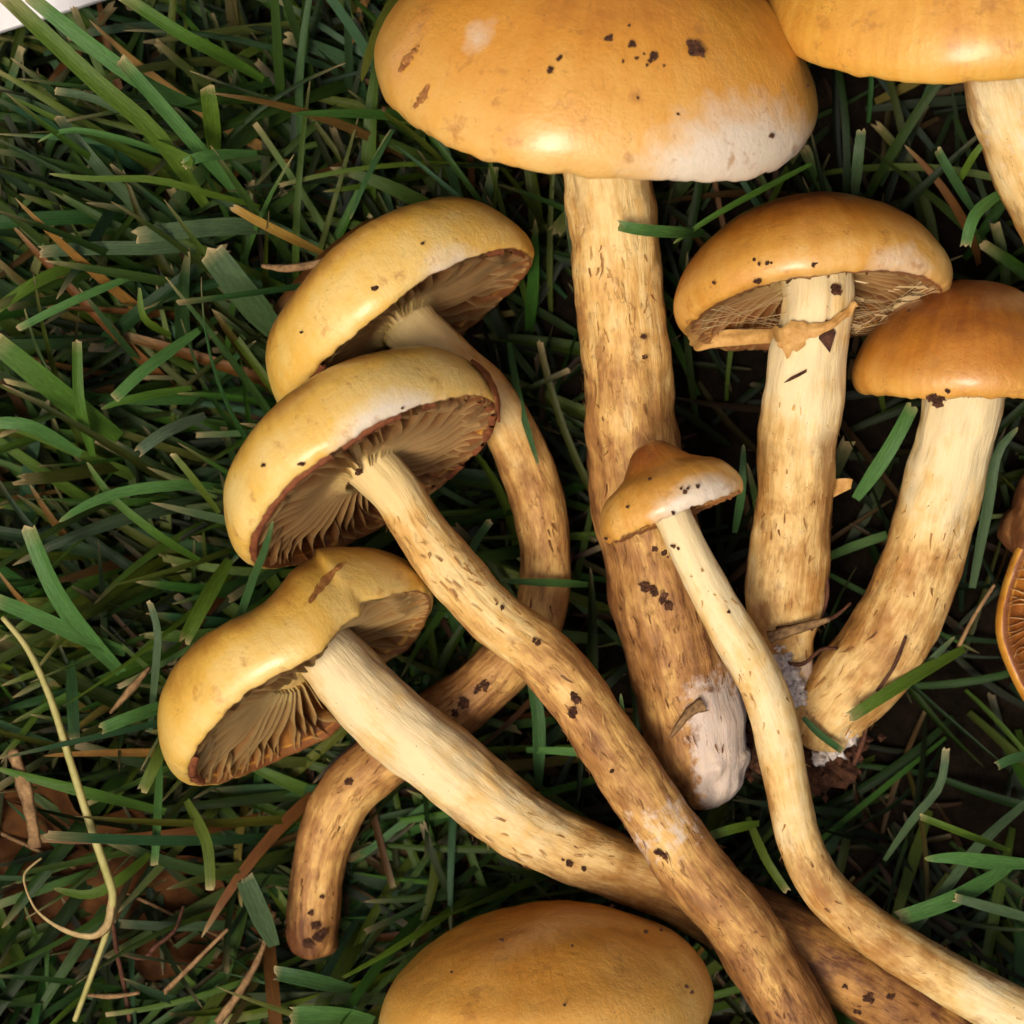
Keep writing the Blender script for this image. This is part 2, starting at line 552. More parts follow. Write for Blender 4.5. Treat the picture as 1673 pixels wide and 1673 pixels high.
class Cap:
    def __init__(s, c, R, axis, prof, sx=1.0, sy=1.0, spin=0.0, lump=0.02, seed=1, deform=None):
        s.c = P(*c)
        f = (CZ - c[2]) / (CZ - ZREF)
        s.R = R * f
        x, y, w = view_frame(s.c)
        a = (x * axis[0] + y * axis[1] + w * axis[2]).normalized()
        s.Z = a
        s.X = a.cross(w).normalized()
        s.Y = s.Z.cross(s.X)
        s.prof = [np.array(p) for p in prof]
        s.sx, s.sy, s.lump, s.seed, s.deform = sx, sy, lump, seed, deform
        s.rimt = int(np.argmin([p[1] for p in prof]))

    def local(s, ang, r, z):
        """cap coordinates (angle, r, z in radii) -> world"""
        if s.deform:
            ang, r, z = s.deform(ang, r, z)
        x, y = math.cos(ang) * r * s.sx, math.sin(ang) * r * s.sy
        q = (x * 1.6, y * 1.6, z * 0.8)
        d = s.lump * nz(q, 1.0, s.seed) * (0.3 + r)
        z2 = z + d
        k = 1 + s.lump * 0.8 * nz((math.cos(ang) * 2.2, math.sin(ang) * 2.2, 0.3), 1.0, s.seed + 4) * r
        return s.c + (s.X * x * k + s.Y * y * k + s.Z * z2) * s.R

    def prof_at(s, t):
        return cr(s.prof, t)

    def build(s, parent, mat, tonefn, rows=72, nang=150, rim_ragged=0.012):
        n = len(s.prof) - 1
        ts = np.linspace(0, n, rows)
        vs, tone, white, rim, cp, pol = [], [], [], [], [], []
        for t in ts:
            r, z = s.prof_at(t)
            r = max(r, 0.0)
            for j in range(nang):
                a = 2 * math.pi * j / nang
                zz = z
                ed = math.exp(-((t - s.rimt) / 0.9) ** 2)
                zz += ed * rim_ragged * (nz((math.cos(a) * 9, math.sin(a) * 9, 1), 1.0, s.seed + 31) + 0.8 * nz((math.cos(a) * 24, math.sin(a) * 24, 1), 1.0, s.seed + 37))
                p = s.local(a, r, zz)
                # fine surface relief
                q = (math.cos(a) * r * s.R, math.sin(a) * r * s.R, z * s.R)
                rel = 1.6 * nz(q, 0.03, s.seed + 7) + 0.8 * nz(q, 0.085, s.seed + 9)
                p = p + s.Z * rel
                vs.append(p)
                f = t / s.rimt            # 0 apex, 1 edge, >1 underside
                tn, wh = tonefn(f, a, r)
                if f > 1.12:
                    k_ = max(0.0, min(1.0, (r - .22) / .16))
                    tn, wh = -.1 + 1.05 * k_, 0.0
                tone.append(tn); white.append(wh)
                rim.append(math.exp(-((t - s.rimt - 0.45) / 0.7) ** 2))
                cp.append((math.cos(a) * r * s.R / 100 + s.seed * 3.1, math.sin(a) * r * s.R / 100, z * s.R / 100))
                pol.append((math.cos(a), math.sin(a), r + s.seed))
        fs = []
        for i in range(rows - 1):
            for j in range(nang):
                a = i * nang + j; b = i * nang + (j + 1) % nang
                fs.append((a, a + nang, b + nang, b))
        o = mesh_obj('cap', vs, fs, mat, parent, origin=s.c,
                     attrs={'tone': ('FLOAT', tone), 'white': ('FLOAT', white), 'rim': ('FLOAT', rim),
                            'cp': ('FLOAT_VECTOR', cp), 'pol': ('FLOAT_VECTOR', pol)})
        SOLID.append(np.array([tuple(v) for v in vs]))
        s.obj = o
        return o

    def under(s, r):
        """height of the flesh under the cap at radius r"""
        und = s.prof[s.rimt:]
        rs = [p[0] for p in und][::-1]; zs = [p[1] for p in und][::-1]
        return float(np.interp(r, rs, zs))

    def gills(s, mat, n, r_in, seed=0, depth=0.10, curl=0.05, r_out=None, arcs=None):
        rnd = random.Random(seed)
        rmax = r_out or s.prof[s.rimt][0] - 0.015
        for g in range(n):
            a0 = 2 * math.pi * (g + rnd.uniform(-.2, .2)) / n
            if arcs and not any(lo <= (math.degrees(a0) % 360) <= hi for lo, hi in arcs):
                continue
            short = g % 2 == 1
            ra = r_in if not short else rnd.uniform(0.5, 0.72)
            m = 11
            vs, tone, dep = [], [], []
            ph = rnd.uniform(0, 6.28)
            wob = rnd.uniform(0.4, 1.0) * curl
            hw = math.pi / n * 0.24
            for k in range(m):
                f = k / (m - 1)
                r = ra + (rmax - ra) * f
                zb = s.under(r)
                # gill edge: straightish line from rim level, rising to the stem
                ze = min(zb - 0.012, zb - depth * math.sin(math.pi * (0.10 + 0.875 * f)) * (0.75 if short else 1.0))
                if short and f < 0.15: ze = zb - 0.01
                a = a0 + wob * math.sin(f * 3.0 + ph * 0.3) + 0.018 * math.sin(f * 9 + ph)
                zb2 = zb + 0.02
                for da, zz, dd in ((-hw, zb2, 1.0), (0, ze, 0.0), (hw, zb2, 1.0)):
                    vs.append(s.local(a + da * min(1.0, 0.6 / max(r, .2)), r, zz))
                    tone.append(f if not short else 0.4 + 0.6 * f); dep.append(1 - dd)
            # lift the tone from the stem outward
            fs = []
            for k in range(m - 1):
                b = k * 3
                fs += [(b, b + 3, b + 4, b + 1), (b + 1, b + 4, b + 5, b + 2)]
            mesh_obj('gill', vs, fs, mat, s.obj, origin=s.c, attrs={'tone': ('FLOAT', tone), 'dep': ('FLOAT', dep)})

    def fringe(s, a0, a1, seed, w=0.05, mat=None):
        """ragged dark remnant of the veil along the edge"""
        rnd = random.Random(seed)
        rr, rz = s.prof[s.rimt]
        vs, fs = [], []
        rr -= .006
        n = int(abs(a1 - a0) * s.R / 5)
        for i in range(n + 1):
            a = a0 + (a1 - a0) * i / n
            ww = w * (0.35 + 0.9 * abs(nz((i * 0.37, seed, 0))) + 0.5 * rnd.random())
            for k, (dr, dz) in enumerate(((0.012, 0.01), (-0.01, -0.012 - 0.2 * ww), (-0.35 * ww - .02, -0.03 + 0.1 * ww), (-0.9 * ww - .02, 0.0))):
                vs.append(s.local(a + rnd.uniform(-.004, .004), rr + dr, rz + dz + rnd.uniform(-.004, .004)))
        for i in range(n):
            if nz((i * .11, seed * 2.3, 0), 1.0, 4) < -.16: continue
            for k in range(3):
                b = i * 4 + k
                fs.append((b, b + 1, b + 5, b + 4))
        return mesh_obj('veil_fringe', vs, fs, mat or MAT_FRINGE, s.obj, origin=s.c)


def ang_near(a, c, w):
    d = (a - c + math.pi) % (2 * math.pi) - math.pi
    return math.exp(-(d / w) ** 2)


D2R = math.pi / 180
NEAR = -math.pi / 2          # cap angle that faces the camera

CAPM_BIG = cap_material('cap_big', ((0.80, 0.53, 0.185), (0.75, 0.39, 0.080), (0.67, 0.285, 0.032), (0.45, 0.145, 0.015)), 0.35, 0.62, 0.32)
CAPM_GOLD = cap_material('cap_gold', ((0.78, 0.49, 0.12), (0.72, 0.37, 0.055), (0.58, 0.235, 0.020), (0.26, 0.08, 0.010)), 0.8, 0.5, 0.40)
CAPM_TAN = cap_material('cap_tan', ((0.84, 0.59, 0.20), (0.78, 0.455, 0.075), (0.52, 0.225, 0.026), (0.20, 0.065, 0.012)), 0.42, 0.85, 0.42)
CAPM_AMBER = cap_material('cap_amber', ((0.80, 0.53, 0.19), (0.68, 0.34, 0.060), (0.50, 0.185, 0.018), (0.23, 0.060, 0.008)), 0.38, 0.6, 0.36)


def base_plug(parent, p, r, mat, seed, squash=0.7):
    pass


# ---- A: the large mushroom
def mush_A():
    e = root('mushroom', 'largest mushroom, broad orange cap on a thick straight stem with torn white base', 'mushroom', P(1130, 1230, 110))
    ctrl = [(965, 130, 300, 70, .05, 0), (985, 250, 275, 71, .05, 0), (998, 340, 250, 72, .08, 0), (1010, 460, 225, 71, .2, 0), (1022, 580, 205, 73, .30, 0),
            (1032, 700, 190, 76, .38, 0), (1048, 820, 182, 80, .45, 0), (1072, 930, 178, 84, .55, 0), (1100, 1040, 175, 84, .62, .05),
            (1122, 1130, 172, 86, .62, .62), (1138, 1210, 168, 82, .62, 1.0), (1150, 1270, 160, 66, .6, 1.1), (1156, 1318, 150, 36, .7, .7)]
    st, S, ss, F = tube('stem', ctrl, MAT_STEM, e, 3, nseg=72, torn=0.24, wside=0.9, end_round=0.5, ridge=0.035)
    stem_flakes(st, S, ss, F, MAT_STEM, 5, 420, 0.18, 0.92)
    cp = Cap((978, 108, 330), 366, (0.13, 1.0, 0.34), DOME, seed=2, lump=0.030)

    def tone(f, a, r):
        t = 0.98 - 0.80 * max(0, min(1, (f - 0.22) / 0.58)) if f < 1 else 0.25
        t += 0.30 * ang_near(a, math.pi, 0.8) * min(1, f) + 0.14 * ang_near(a, math.pi / 2, 1.0)
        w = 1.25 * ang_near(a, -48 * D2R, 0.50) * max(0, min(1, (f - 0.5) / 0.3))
        w += 0.45 * ang_near(a, 0, 0.4) * max(0, min(1, (f - 0.7) / 0.3))
        w += .62 * ang_near(a, -130 * D2R, 0.13) * math.exp(-((f - .53) / .06) ** 2)
        return t, w
    cp.build(e, CAPM_BIG, tone, rows=90, nang=220)
    # torn white heel
    return e, cp, S, F


A, capA, SA, FA = mush_A()


# ---- B: upper corner mushroom
def mush_B():
    e = root('mushroom', 'golden mushroom with finely streaked cap whose edge touches the largest cap', 'mushroom', P(1760, 420, 150))
    ctrl = [(1615, -20, 300, 64, .1, 0), (1636, 120, 290, 65, .1, .25), (1658, 200, 270, 65, .12, .38), (1690, 280, 250, 66, .2, .25), (1735, 360, 220, 68, .35, 0), (1800, 450, 190, 70, .5, 0), (1870, 540, 170, 70, .6, 0)]
    st, S, ss, F = tube('stem', ctrl, MAT_STEM_PALE, e, 21, ridge=0.045)
    stem_flakes(st, S, ss, F, MAT_STEM, 25, 40, 0.2, 0.9)
    cp = Cap((1592, -28, 330), 340, (-0.02, 1.0, 0.30), DOME, seed=5, lump=0.025)

    def tone(f, a, r):
        t = 0.62 - 0.35 * min(1, max(0, (f - .2) / .8)) if f < 1 else .3
        return t + 0.1 * ang_near(a, math.pi, .7), 0
    cp.build(e, CAPM_GOLD, tone, rows=80, nang=180)
    return e, cp


B, capB = mush_B()


# ---- C: veiled mushroom
def mush_C():
    e = root('mushroom', 'mushroom with a torn cobweb veil hanging between its amber cap and cream stem', 'mushroom', P(1290, 1080, 100))
    ctrl = [(1322, 405, 268, 50, -.05, 0), (1334, 445, 283, 57, -.02, 0), (1337, 490, 290, 59, -.04, 0), (1331, 535, 285, 59, -.12, 0), (1318, 600, 270, 65, -.15, 0), (1308, 680, 250, 65, .02, 0), (1300, 760, 232, 63, .35, 0),
            (1298, 840, 215, 62, .45, 0), (1288, 920, 200, 66, .42, 0), (1284, 990, 185, 62, .38, 0), (1288, 1050, 170, 42, .4, .3), (1298, 1110, 150, 34, .4, .8), (1305, 1140, 135, 26, .5, .8)]
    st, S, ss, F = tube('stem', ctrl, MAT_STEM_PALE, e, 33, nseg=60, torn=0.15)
    stem_flakes(st, S, ss, F, MAT_STEM, 35, 170, 0.3, 0.9)
    R = 214
    cp = Cap((1325, 470, 285), R, (-0.16, 1.0, -0.31), [(r, z * .86 if z > 0 else z) for r, z in FULL], sx=1.03, seed=8, lump=0.02)

    def tone(f, a, r):
        t = 1.05 - 0.80 * min(1, max(0, (f - .34) / .42)) if f < 1 else .2
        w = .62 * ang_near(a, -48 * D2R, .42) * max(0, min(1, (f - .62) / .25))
        t += .12 * ang_near(a, -150 * D2R, .6)
        return t, w
    cp.build(e, CAPM_AMBER, tone, rows=80, nang=180)
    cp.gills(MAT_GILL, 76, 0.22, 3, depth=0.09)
    x, y, w = view_frame(cp.c)
    ring_c = P(1338, 500, 300)
    rnd = random.Random(4)
    # veil: torn membrane from the ground-side edge up to the stem
    ua, la = [], []
    for d in (196, 182, 168, 154):
        ua.append(np.array(cp.local(d * D2R, .80, -.12))); la.append(np.array(cp.local(d * D2R, .965, -.225)))
    ua.append(np.array(P(1250, 537, 250))); la.append(np.array(P(1250, 560, 246)))
    ua.append(np.array(P(1272, 532, 318))); la.append(np.array(P(1272, 560, 316)))
    for (px, py), (qx, qy) in (((1298, 522), (1302, 558)), ((1322, 528), (1334, 550)), ((1350, 526), (1361, 537)), ((1376, 508), (1386, 517)), ((1396, 490), (1402, 500))):
        z = (top_now(min(px, 1380), py) or 320) + 5
        ua.append(np.array(P(px, py, z))); la.append(np.array(P(qx, qy, z + 1)))
    vs, fs = [], []
    n, mm = 90, 7
    for i in range(n + 1):
        t = (len(ua) - 1) * i / n
        a_, b_ = cr(ua, t), cr(la, t)
        for k in range(mm + 1):
            g = k / mm
            g2 = g + 0.22 * nz((i * .28, 3, 0), 1.0, 2) * (1 if k in (0, mm) else .3)
            p = Vector(a_ + (b_ - a_) * g2) + w * (5 * math.sin(math.pi * g) + 4 * nz((i * .22, g * 3, 0), 1.0, 6))
            vs.append(p)
    for i in range(n):
        for k in range(mm):
            b = i * (mm + 1) + k
            fs.append((b, b + 1, b + mm + 2, b + mm + 1))
    mesh_obj('veil', vs, fs, MAT_VEIL, e, origin=cp.c)
    # sheer torn sheets of the same veil beside the stem
    for lo, hi, pts, sd in ((58, -14, [(1392, 545), (1394, 510), (1392, 478), (1390, 455)], 3),):
        vs, fs = [], []
        nn, mm = 40, 30
        q = [np.array(P(a_, b_, 296)) for a_, b_ in pts]
        for i in range(nn + 1):
            f = i / nn
            p0 = cp.local((lo + (hi - lo) * f) * D2R, .93, -.19)
            p1 = Vector(cr(q, f * 3))
            for k in range(mm + 1):
                g = k / mm
                vs.append(p0.lerp(p1, g) + w * (6 * nz((f * 7, g * 3, sd), 1.0, 2)) - cp.Z * 7 * math.sin(math.pi * g))
        for i in range(nn):
            for k in range(mm):
                f, g = i / nn, k / mm
                hole_ = nz((f * 9.0, g * 2.2, 0), 1.0, sd) + .45 * nz((f * 26, g * 4, 0), 1.0, sd + 4)
                lim = .30 - 1.0 * max(0, g - .25) + (-.25 if sd == 3 and f > .62 else .0) - (.30 if sd == 5 else 0)
                if hole_ > lim: continue
                b = i * (mm + 1) + k
                fs.append((b, b + 1, b + mm + 2, b + mm + 1))
        mesh_obj('veil_sheet', vs, fs, MAT_THREAD, e, origin=cp.c)
    # cobweb threads of the veil across the opening
    vs, fs = [], []

    def strand(p, q, wd, sag):
        b = len(vs)
        d = (q - p).normalized(); s_ = d.cross(w).normalized()
        n = 6
        for k in range(n + 1):
            g = k / n
            c = p.lerp(q, g) - y * sag * math.sin(math.pi * g)
            ww = wd * (1.5 - math.sin(math.pi * g))
            vs.extend([c - s_ * ww, c + s_ * ww, c + w * ww])
        for k in range(n):
            i0 = b + k * 3
            for m_ in range(3):
                fs.append((i0 + m_, i0 + (m_ + 1) % 3, i0 + 3 + (m_ + 1) % 3, i0 + 3 + m_))
    for k in range(46):
        right = k < 30
        if right:
            a = rnd.uniform(-28, 52) * D2R
            q = ring_c + x * rnd.uniform(48, 58) - y * rnd.uniform(-20, 46) + w * rnd.uniform(-45, 12)
        else:
            a = rnd.uniform(165, 225) * D2R
            q = ring_c - x * rnd.uniform(44, 58) - y * rnd.uniform(-38, 40) + w * rnd.uniform(-40, 18)
        p = cp.local(a, rnd.uniform(0.84, 0.95), -0.18)
        if not right and rnd.random() < .5:
            p = p.lerp(q, rnd.uniform(0, .3))
        strand(p, q, rnd.uniform(0.2, 0.5), rnd.uniform(-4, 12))
    o = mesh_obj('veil_threads', vs, fs, MAT_THREAD, e, origin=cp.c)
    o['kind'] = 'stuff'
    # second torn patch of skin below the veil
    vs, fs = [], []
    for i in range(13):
        g = i / 12
        for k in range(6):
            h = k / 5
            vs.append(P(1270 + 46 * g, 558 + (20 + 18 * nz((g * 4.3, 1, 0), 1.0, 3)) * h * math.sin(.35 + 2.4 * g) - 3 * g, (top_now(1272 + 42 * g, 572) or 320) + 1.0 + 2.5 * h * h))
    for i in range(12):
        for k in range(5):
            b = i * 6 + k
            fs.append((b, b + 1, b + 7, b + 6))
    mesh_obj('veil_patch', vs, fs, MAT_VEIL, e, origin=ring_c)
    # curled skin flap on the stem
    vs, fs = [], []
    pA = P(1352, 800, 215)
    for i in range(13):
        g = i / 12
        for k in range(5):
            h = k / 4 - .5
            a = g * 2.4
            q = pA + Vector((46 * g - 8 * g * g + 3 * h, 22 * math.sin(a) * .6 - 26 * g * (1 - g) + h * 34 * (1 - .55 * g), 12 * math.sin(a) + 8 * h * h))
            vs.append(q)
    for i in range(12):
        for k in range(4):
            b = i * 5 + k
            fs.append((b, b + 1, b + 6, b + 5))
    mesh_obj('stem_flap', vs, fs, MAT_VEIL, st, origin=pA)
    return e, cp, S, F


C, capC, SC, FC = mush_C()


# ---- D
def mush_D():
    e = root('mushroom', 'mushroom with a smooth orange-brown cap and bent cream stem rooted in a soil clump', 'mushroom', P(1340, 1200, 90))
    ctrl = [(1590, 540, 255, 62, 0, 0), (1578, 640, 250, 63, -.12, 0), (1562, 720, 240, 64, -.12, 0), (1540, 800, 230, 64, .05, 0), (1515, 890, 215, 65, .32, 0), (1488, 970, 200, 67, .42, 0),
            (1445, 1050, 185, 70, .45, 0), (1395, 1115, 172, 70, .42, 0), (1352, 1170, 155, 62, .35, .2), (1335, 1215, 130, 46, .5, .55)]
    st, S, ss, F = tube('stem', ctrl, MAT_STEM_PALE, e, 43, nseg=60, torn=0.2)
    stem_flakes(st, S, ss, F, MAT_STEM, 45, 170, 0.3, 0.95)
    cp = Cap((1585, 607, 245), 187, (0.02, 1.0, 0.03), FULL, seed=12, lump=0.02)

    def tone(f, a, r):
        t = 1.08 - 0.68 * min(1, max(0, (f - .34) / .5)) if f < 1 else .15
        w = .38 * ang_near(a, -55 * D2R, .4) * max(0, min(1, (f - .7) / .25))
        return t, w
    cp.build(e, CAPM_AMBER, tone, rows=76, nang=160, rim_ragged=.02)
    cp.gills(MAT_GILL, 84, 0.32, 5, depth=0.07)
    return e, cp, S, F


Dm, capD, SD, FD = mush_D()


# ---- E: overturned mushroom at the edge
def mush_E():
    e = root('mushroom', 'overturned mushroom showing fine cream gills and a thick orange cap edge', 'mushroom', P(1850, 1000, 60))
    cp = Cap((1866, 1010, 175), 232, (-0.16, -0.05, -1.0), FLAT, seed=15, lump=0.05, sy=1.0)

    def tone(f, a, r):
        return 0.72 - .2 * f, 0
    cp.build(e, CAPM_GOLD, tone, rows=70, nang=160)
    cp.gills(MAT_GILL_CREAM, 116, 0.3, 7, depth=0.11)
    ctrl = [(1850, 1000, 150, 58, .1, 0), (1870, 1000, 260, 56, .1, 0), (1930, 1010, 340, 56, .3, 0), (2030, 1040, 380, 58, .4, 0)]
    tube('stem', ctrl, MAT_STEM, e, 53)
    e2 = root('mushroom_stub', 'rough brown stem end behind the overturned mushroom', 'mushroom', P(1720, 850, 60))
    ctrl = [(1760, 720, 120, 50, .8, 0), (1735, 790, 130, 62, .85, 0), (1712, 850, 130, 66, .85, 0), (1700, 920, 120, 55, .9, 0)]
    st, S, ss, F = tube('stem', ctrl, MAT_STEM, e2, 57, torn=.3, lump=.12)
    return e, cp


E, capE = mush_E()


# ---- F: upper of the three gilled mushrooms
def mush_F():
    e = root('mushroom', 'mushroom with yellow cap and a long hooked stem running under two other stems', 'mushroom', P(512, 1540, 60))
    ctrl = [(636, 496, 268, 42, -.1, 0), (662, 524, 262, 48, -.15, 0), (688, 550, 250, 45, -.15, 0), (735, 590, 225, 42, 0, 0), (790, 640, 195, 43, .05, 0), (835, 705, 170, 42, .12, 0), (868, 785, 155, 44, .4, 0), (888, 870, 145, 44, .5, 0), (890, 950, 140, 41, .5, 0),
            (872, 1030, 135, 42, .5, 0), (815, 1095, 130, 47, .6, 0), (740, 1160, 125, 50, .62, 0), (655, 1220, 122, 50, .5, 0), (585, 1275, 120, 48, .45, 0), (540, 1345, 115, 46, .45, 0), (518, 1430, 108, 43, .55, 0), (511, 1510, 98, 43, .8, .1), (509, 1562, 85, 32, .95, .1)]
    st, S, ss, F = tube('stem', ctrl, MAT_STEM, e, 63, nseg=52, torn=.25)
    stem_flakes(st, S, ss, F, MAT_STEM, 65, 280, 0.3, 0.97)

    def dfm(a, r, z):
        # whole cap bows: ends droop toward the stem side
        x = math.cos(a) * r
        return a, r, z - 0.03 * x * x + 0.02 * math.sin(3 * x)
    cp = Cap((652, 517, 268), 243, (-0.57, 0.82, -0.27), BUN, sx=1.0, seed=18, lump=0.03, deform=dfm)

    def tone(f, a, r):
        t = 0.84 - 0.62 * min(1, max(0, (f - .42) / .24)) if f < 1 else .3
        t += .20 * ang_near(a, math.pi, .5) * .3 + .18 * ang_near(a, math.pi / 2, 1.2)
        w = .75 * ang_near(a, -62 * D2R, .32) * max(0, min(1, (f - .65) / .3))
        return t, w
    cp.build(e, CAPM_TAN, tone, rows=76, nang=180)
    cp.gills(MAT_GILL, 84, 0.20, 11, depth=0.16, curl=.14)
    cp.fringe(-150 * D2R, -110 * D2R, 3, .010)
    cp.fringe(-45 * D2R, -10 * D2R, 4, .014)
    return e, cp, S, F


Fm, capF, SF, FF = mush_F()


# ---- G: middle of the three gilled mushrooms
def mush_G():
    e = root('mushroom', 'mushroom with cream cap, brown swirling gills and long slim stem crossing over others', 'mushroom', P(1330, 1700, 130))
    ctrl = [(566, 722, 374, 40, -.15, 0), (592, 746, 376, 47, -.2, 0), (616, 770, 376, 44, -.18, 0), (648, 805, 370, 41, -.1, 0), (680, 855, 358, 43, .22, 0), (735, 930, 340, 46, .12, 0), (800, 1000, 325, 47, .2, 0), (870, 1055, 312, 48, .32, 0), (930, 1120, 302, 50, .4, 0),
            (985, 1205, 296, 51, .38, 0), (1040, 1285, 292, 52, .35, .25), (1090, 1360, 288, 54, .42, .48), (1150, 1440, 280, 56, .5, 0), (1215, 1520, 268, 57, .58, 0), (1265, 1600, 250, 57, .68, 0), (1310, 1680, 225, 56, .72, 0), (1345, 1760, 190, 50, .8, 0)]
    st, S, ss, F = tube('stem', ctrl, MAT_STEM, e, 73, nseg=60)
    stem_flakes(st, S, ss, F, MAT_STEM, 75, 380, 0.1, 0.98)

    def dfm(a, r, z):
        x = math.cos(a) * r
        return a, r, z - 0.02 * x * x
    cp = Cap((590, 757, 372), 243, (-0.536, 0.844, -0.34), BUN, seed=24, lump=0.026, deform=dfm)

    def tone(f, a, r):
        t = 0.82 - 0.70 * min(1, max(0, (f - .42) / .26)) if f < 1 else .3
        t += .20 * ang_near(a, 0.15, .35) * min(1, f) + .15 * ang_near(a, math.pi / 2, 1.1)
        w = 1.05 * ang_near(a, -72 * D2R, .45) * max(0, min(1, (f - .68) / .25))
        return t, w
    cp.build(e, CAPM_TAN, tone, rows=80, nang=200)
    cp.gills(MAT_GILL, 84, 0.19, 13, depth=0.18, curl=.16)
    cp.fringe(-178 * D2R, -98 * D2R, 5, .040)
    cp.fringe(-98 * D2R, -50 * D2R, 6, .008)
    cp.fringe(-30 * D2R, 60 * D2R, 7, .05)
    return e, cp, S, F


G, capG, SG, FG = mush_G()


# ---- H: lowest of the three gilled mushrooms
def mush_H():
    e = root('mushroom', 'mushroom with wavy notched yellow cap and thick pale stem darkening to its root', 'mushroom', P(1560, 1690, 80))
    ctrl = [(505, 1030, 282, 46, 0, 0), (530, 1062, 284, 54, 0, 0), (558, 1093, 280, 57, -.05, 0), (600, 1140, 272, 59, -.08, 0), (660, 1195, 258, 62, -.05, 0), (735, 1255, 240, 63, .02, 0), (820, 1325, 220, 60, .15, 0), (910, 1378, 200, 56, .32, 0), (1000, 1412, 185, 54, .5, 0),
            (1090, 1445, 172, 56, .62, 0), (1180, 1490, 162, 60, .72, 0), (1280, 1530, 152, 62, .8, 0), (1400, 1592, 142, 66, .82, 0), (1500, 1650, 130, 66, .9, 0), (1580, 1710, 110, 50, 1.0, 0)]
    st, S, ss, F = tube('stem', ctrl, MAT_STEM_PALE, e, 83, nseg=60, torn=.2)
    stem_flakes(st, S, ss, F, MAT_STEM, 85, 260, 0.3, 0.98)

    def dfm(a, r, z):
        x, y = math.cos(a) * r, math.sin(a) * r
        # saddle in the middle of the crown, lobe beyond it, lowered and notched near edge
        dz = -0.11 * math.exp(-((x + 0.04) / 0.24) ** 2) * (1 - 0.4 * r) + 0.09 * math.exp(-((x - 0.42) / 0.26) ** 2)
        k = max(0, -y)
        sm = max(0.0, min(1.0, (x + 0.15) / 0.45)); sm = sm * sm * (3 - 2 * sm)
        dz -= 0.17 * sm * k
        s2 = max(0.0, min(1.0, (x - 0.50) / 0.06)); s2 = s2 * s2 * (3 - 2 * s2)
        dz += 0.11 * s2 * k
        r2 = r
        return a, r2, z + dz
    cp = Cap((490, 1097, 285), 254, (-0.616, 0.788, -0.29), [(r, z * .92) for r, z in BUN[:-3] + [(.14, .10), (0, .10)]], seed=29, lump=0.035, deform=dfm)

    def tone(f, a, r):
        t = 0.98 - 0.78 * min(1, max(0, (f - .40) / .30)) if f < 1 else .3
        t += .25 * ang_near(a, math.pi / 2, .9) * f
        w = .35 * ang_near(a, -60 * D2R, .5) * max(0, min(1, (f - .8) / .2))
        return t, w
    cp.build(e, CAPM_TAN, tone, rows=80, nang=200, rim_ragged=.010)
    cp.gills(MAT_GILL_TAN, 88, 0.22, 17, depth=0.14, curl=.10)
    cp.fringe(-190 * D2R, -150 * D2R, 9, .04)
    return e, cp, S, F


H, capH, SH, FH = mush_H()


# ---- I: small slender mushroom
def mush_I():
    e = root('mushroom', 'small slender mushroom with a pointed orange cap and long thin cream stem', 'mushroom', P(1760, 1700, 150))
    ctrl = [(1082, 815, 395, 33, -.2, 0), (1100, 845, 392, 30, -.2, 0), (1128, 905, 380, 31, -.10, 0), (1165, 975, 362, 34, .10, 0), (1205, 1045, 345, 38, .02, 0), (1245, 1120, 328, 38, .06, 0), (1270, 1200, 312, 37, .14, 0), (1285, 1280, 298, 36, .12, 0),
            (1305, 1370, 285, 36, .28, 0), (1345, 1450, 272, 38, .42, 0), (1415, 1515, 260, 39, .40, 0), (1500, 1570, 248, 41, .26, 0), (1590, 1622, 235, 43, .16, 0), (1680, 1668, 220, 45, .02, 0), (1770, 1710, 200, 46, .1, 0)]
    st, S, ss, F = tube('stem', ctrl, MAT_STEM_PALE, e, 93, nseg=44, lump=.05)
    stem_flakes(st, S, ss, F, MAT_STEM, 95, 130, 0.1, 0.95, (6, 16))
    cp = Cap((1096, 826, 400), 122, (-0.36, 0.93, -0.06), CONE, seed=35, lump=0.03)

    def tone(f, a, r):
        t = 0.92 - 0.62 * min(1, max(0, (f - .22) / .5)) if f < 1 else .3
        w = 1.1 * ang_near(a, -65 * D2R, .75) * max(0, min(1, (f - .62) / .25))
        return t, w
    cp.build(e, CAPM_AMBER, tone, rows=70, nang=130, rim_ragged=.03)
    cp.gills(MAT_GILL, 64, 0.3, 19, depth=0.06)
    return e, cp, S, F


I, capI, SI, FI = mush_I()


# ---- J: rounded cap at the lower edge
def mush_J():
    e = root('mushroom', 'mushroom with a smooth rounded orange cap lying below the crossing stems', 'mushroom', P(890, 2050, 100))
    cp = Cap((890, 1652, 300), 270, (-0.14, 1.0, 0.36), [(0, .585), (.2, .577), (.4, .545), (.58, .49), (.75, .40)] + BUN[5:-3] + [(.14, .07), (0, .07)], seed=39, lump=0.03)
    ctrl = [(885, 1660, 280, 50, .1, 0), (880, 1780, 250, 50, .1, 0), (880, 1900, 215, 52, .3, 0), (890, 2050, 150, 54, .6, 0)]
    tube('stem', ctrl, MAT_STEM, e, 103)

    def tone(f, a, r):
        t = 0.82 - 0.58 * min(1, max(0, (f - .14) / .60)) if f < 1 else .3
        w = .75 * ang_near(a, -48 * D2R, .35) * max(0, min(1, (f - .72) / .25))
        t += .12 * ang_near(a, math.pi / 2, 1)
        return t, w
    cp.build(e, CAPM_BIG, tone, rows=80, nang=180)
    return e, cp


J, capJ = mush_J()

